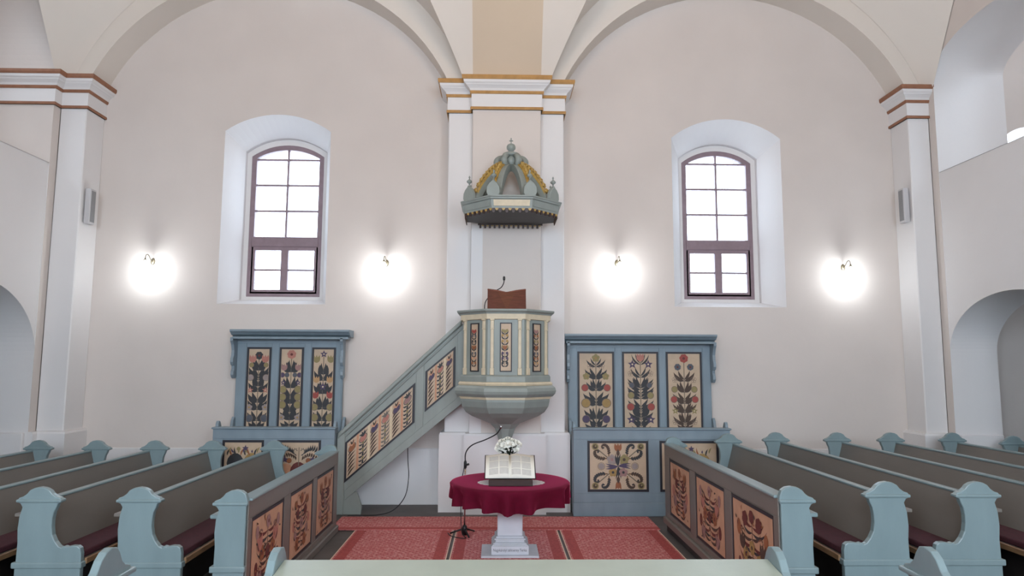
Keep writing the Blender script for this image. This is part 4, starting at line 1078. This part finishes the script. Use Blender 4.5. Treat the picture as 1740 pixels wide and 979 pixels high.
# open book lying on the slope
bk = empty('open_book', (TX, 7.40, zb + .06), 'large open book with two-column pages on the burgundy table', 'book')
ang = math.atan2(.20, .27)
ux, uy = Vector((1, 0, 0)), Vector((0, math.cos(ang), math.sin(ang))); un = ux.cross(uy)
B0 = Vector((TX - 0.005, 7.232, zb + .068))
BW, BH = 0.255, 0.325
def bp(u, v, h): return tuple(B0 + ux * u + uy * v + un * h)
m = MB()
for s in (-1, 1):
    m.add([bp(0, -.006, 0), bp(s * (BW + .010), -.006, .004), bp(s * (BW + .010), BH + .008, .004), bp(0, BH + .008, 0), bp(0, -.006, .005), bp(s * (BW + .010), -.006, .009), bp(s * (BW + .010), BH + .008, .009), bp(0, BH + .008, .005)],
          [(0, 1, 2, 3), (4, 5, 6, 7), (0, 1, 5, 4), (1, 2, 6, 5), (2, 3, 7, 6), (3, 0, 4, 7)])
m.build('cover', 'black_plastic', bk)
def ph(t): return 0.012 + 0.030 * math.sin(PI * min(1, t * 1.08) ** 0.55) * (1 - .35 * t)
for s in (-1, 1):
    m = MB(); N = 12; top = []; bot = []
    for e in (0, BH):
        top.append([bp(s * BW * i / N, e, ph(i / N)) for i in range(N + 1)]); bot.append([bp(s * BW * i / N, e, .008) for i in range(N + 1)])
    m.loft([bot[0], top[0], top[1], bot[1]], 0, True, False, False)
    m.add([bot[0][-1], top[0][-1], top[1][-1], bot[1][-1]], [(0, 1, 2, 3)])
    pg = m.build('page_block', 'page', bk, fix=False)
    t_ = MB()
    for c0, c1 in ((.06, .43), (.48, .85)):
        for k in range(30):
            v0 = BH * (.09 + .82 * k / 30); 
            if (k * 7 + (3 if s > 0 else 0)) % 11 == 0: continue
            for j in range(4):
                a = c0 + (c1 - c0) * j / 4; b = c0 + (c1 - c0) * (j + 1) / 4
                t_.add([bp(s * BW * a, v0, ph(a) + .0012), bp(s * BW * b, v0, ph(b) + .0012), bp(s * BW * b, v0 + BH * .017, ph(b) + .0012), bp(s * BW * a, v0 + BH * .017, ph(a) + .0012)], [(0, 1, 2, 3)])
    t_.build('printed_text', 'page_text', pg, fix=False)
# flowers
fl = empty('flower_bouquet', (0.125, 7.90, TZ + .004), 'bouquet of white chrysanthemums standing behind the open book', 'flowers')
MB().lathe([(0.03, 0), (0.045, .005), (0.05, .05), (0.038, .10), (0.042, .13), (0.038, .13), (0.03, .08), (0.03, .01)], (0.125, 7.90, TZ + .004), 16).build('vase', 'vase_glass', fl)
def blossom_mesh():
    m = MB()
    for lay, (r0, r1, tilt, np_) in enumerate(((.004, .036, .010, 13), (.004, .030, .018, 11), (.003, .020, .024, 8))):
        for i in range(np_):
            a = 2 * PI * (i + .5 * lay) / np_; w_ = r1 * .24
            pts = []
            for t, hw_ in ((0, .3), (.4, .9), (.8, 1), (1, .35)):
                r = r0 + (r1 - r0) * t; z = tilt * math.sin(PI * .5 * t) - .012 * t * t * (lay == 0)
                for e in (-1, 1): pts.append((r * math.cos(a) - e * hw_ * w_ * math.sin(a), r * math.sin(a) + e * hw_ * w_ * math.cos(a), z))
            m.add(pts, [(0, 1, 3, 2), (2, 3, 5, 4), (4, 5, 7, 6)], 0, True)
    me = bpy.data.meshes.new('blossom'); me.from_pydata(m.v, [], m.f)
    me.materials.append(MATS['flower_white']); return me
BM = blossom_mesh()
rb_ = random.Random(3)
spots = [(-.10, 0, 1.115), (-.055, -.03, 1.10), (0, -.04, 1.125), (.05, -.035, 1.115), (.10, -.02, 1.10), (-.03, .02, 1.16), (.03, .02, 1.165), (.075, .01, 1.15), (-.075, .015, 1.15), (.125, .01, 1.125), (-.09, -.03, 1.07), (-.02, -.055, 1.075), (.09, -.045, 1.075), (.0, .03, 1.175), (.11, -.03, 1.14), (-.115, -.01, 1.085)]
for i, (dx, dy, z) in enumerate(spots):
    o = bpy.data.objects.new('blossom', BM); COL.objects.link(o); o.parent = fl
    o.location = Vector((0.125 + dx, 7.90 + dy, z - .03)) - wloc(fl)
    dr = Vector((dx * 1.2, -0.10 + dy, z - .99)).normalized(); o.rotation_euler = dr.to_track_quat('Z', 'Y').to_euler(); o.scale = (1.15,) * 3
m = MB()
for i in range(90):
    a = rb_.random() * 6.28; l = .05 + .06 * rb_.random(); c = Vector((0.125 + .05 * math.cos(a), 7.87 + .04 * math.sin(a), TZ + .14 + .17 * rb_.random()))
    d = Vector((math.cos(a) * .9, math.sin(a) * .7 - .2, .5)).normalized(); sd = d.cross(Vector((0, 0, 1))).normalized() * .020
    m.add([c, c + d * l * .5 + sd, c + d * l, c + d * l * .5 - sd], [(0, 1, 2, 3)])
m.build('foliage', 'leaf_green', fl, fix=False)
m = MB()
for dx, dy, z in spots: m.tube([(0.125, 7.90, TZ + .10), (0.125 + dx * .6, 7.90 + dy * .6, z - .07), (0.125 + dx, 7.90 + dy, z)], 0.004, 5)
m.build('stems', 'leaf_green', fl)

# microphone stand beside the table
ms = empty('microphone_stand', (-0.37, 8.22, 0.0095), 'black microphone stand with gooseneck left of the marble table', 'microphone stand')
mx_, my_ = -0.37, 8.32
m = MB(); m.lathe([(0.03, .01), (0.03, .10), (0.02, .12)], (mx_, my_, 0), 12)
for k in range(3):
    a = -PI / 2 + .35 + k * 2 * PI / 3
    m.tube([(mx_, my_, .085), (mx_ + .17 * math.cos(a), my_ + .17 * math.sin(a), .022)], .010, 8)
m.build('tripod_base', 'black_plastic', ms)
MB().tube([(mx_, my_, .09), (mx_, my_, .80)], .009, 10).build('pole', 'chrome', ms)
m = MB(); m.lathe([(.012, .77), (.018, .78), (.018, .84), (.010, .86)], (mx_, my_, 0), 10); m.tube([(mx_ - .01, my_, .80), (mx_ + .045, my_ - .01, .82)], .013, 8); m.build('clamp', 'black_plastic', ms)
MB().tube(curve_pts([(mx_, my_, .82), (mx_ + .005, my_ - .02, .95), (mx_ + .08, my_ - .06, 1.045), (mx_ + .24, my_ - .11, 1.115), (mx_ + .36, my_ - .14, 1.18), (mx_ + .41, my_ - .16, 1.245)]), .0075, 8).build('gooseneck', 'black_plastic', ms)
MB().tube([(mx_ + .41, my_ - .16, 1.245), (mx_ + .425, my_ - .165, 1.285)], .013, 8).build('capsule', 'chrome', ms)
MB().tube(curve_pts([(mx_ - .01, my_, .80), (mx_ - .04, my_ - .01, .60), (mx_ - .045, my_ - .02, .30), (mx_ - .03, my_ - .06, .06), (mx_ + .02, my_ - .20, .02), (mx_ - .14, my_ - .10, .018), (mx_ - .20, my_ + .06, .018)]), .005, 6).build('cord', 'black_plastic', ms)

# ------------------------------------------------------------------ wall lamps
def wall_lamp(x, z, s, label):
    root = empty('wall_lamp', (x, WY, z), label, 'lamp', 'small brass wall lamps')
    m = MB(); m.lathe([(.030, 0), (.034, .006), (.028, .014), (.012, .022)], (x, WY, z), 16, axis='y'); 
    for i, v in enumerate(m.v): m.v[i] = (v[0], v[1], z + (v[2] - z) * 1.5)
    m.build('backplate', 'brass', root)
    MB().tube(curve_pts([(x, 10.085, z), (x, 10.03, z + .02), (x + s * .005, 9.97, z + .075), (x + s * .008, 9.92, z + .075), (x + s * .008, 9.895, z + .045), (x + s * .008, 9.89, z + .02)], 6), .006, 8).build('arm', 'brass', root)
    m = MB(); m.lathe([(.006, .022), (.012, .018), (.014, .0), (.030, -.008), (.031, -.012), (.012, -.012)], (x + s * .008, 9.89, z), 14); m.build('socket', 'brass', root)
    m = MB(); m.lathe([(.010, -.014), (.024, -.03), (.032, -.055), (.030, -.08), (.016, -.098), (.003, -.102)], (x + s * .008, 9.89, z), 14); b = m.build('bulb', 'bulb', root)
    b.visible_shadow = True
    l = bpy.data.lights.new('lamp_light', 'POINT'); l.energy = 28; l.color = (0.90, 0.96, 1.0); l.shadow_soft_size = 0.03
    lo = bpy.data.objects.new('lamp_light', l); COL.objects.link(lo); lo.parent = root; lo.location = (s * .008, -.25, -.16)
wall_lamp(-5.055, 3.465, -1, 'brass wall lamp between the left pilaster and the left window')
wall_lamp(-1.64, 3.465, -1, 'brass wall lamp between the left window and the pulpit pier')
wall_lamp(1.765, 3.49, 1, 'brass wall lamp between the pulpit pier and the right window')
wall_lamp(5.16, 3.45, 1, 'brass wall lamp between the right window and the right pilaster')

# ------------------------------------------------------------------ column loudspeakers
def speaker(x, s, y0, y1, z0, z1, label):
    root = empty('column_speaker', (x, (y0 + y1) / 2, z0), label, 'speaker', 'pale column loudspeakers')
    a, b = sorted((x + s * .02, x + s * .10))
    MB().box(a, b, y0, y1, z0, z1).build('cabinet', 'speaker_grey', root, bevel=0.012, seg=2)
    a, b = sorted((x + s * .095, x + s * .106))
    MB().box(a, b, y0 + .02, y1 - .02, z0 + .03, z1 - .03).build('grille', 'speaker_grille', root, bevel=0.003)
    a, b = sorted((x, x + s * .03))
    for z in (z0 + .06, z1 - .10): MB().box(a, b, (y0 + y1) / 2 - .03, (y0 + y1) / 2 + .03, z, z + .04).build('bracket', 'speaker_grille', root)
speaker(-5.90, 1, 9.72, 9.86, 3.95, 4.46, 'pale column loudspeaker high on the left pilaster')
speaker(6.0, -1, 9.70, 9.84, 4.07, 4.58, 'pale column loudspeaker high on the right pilaster')
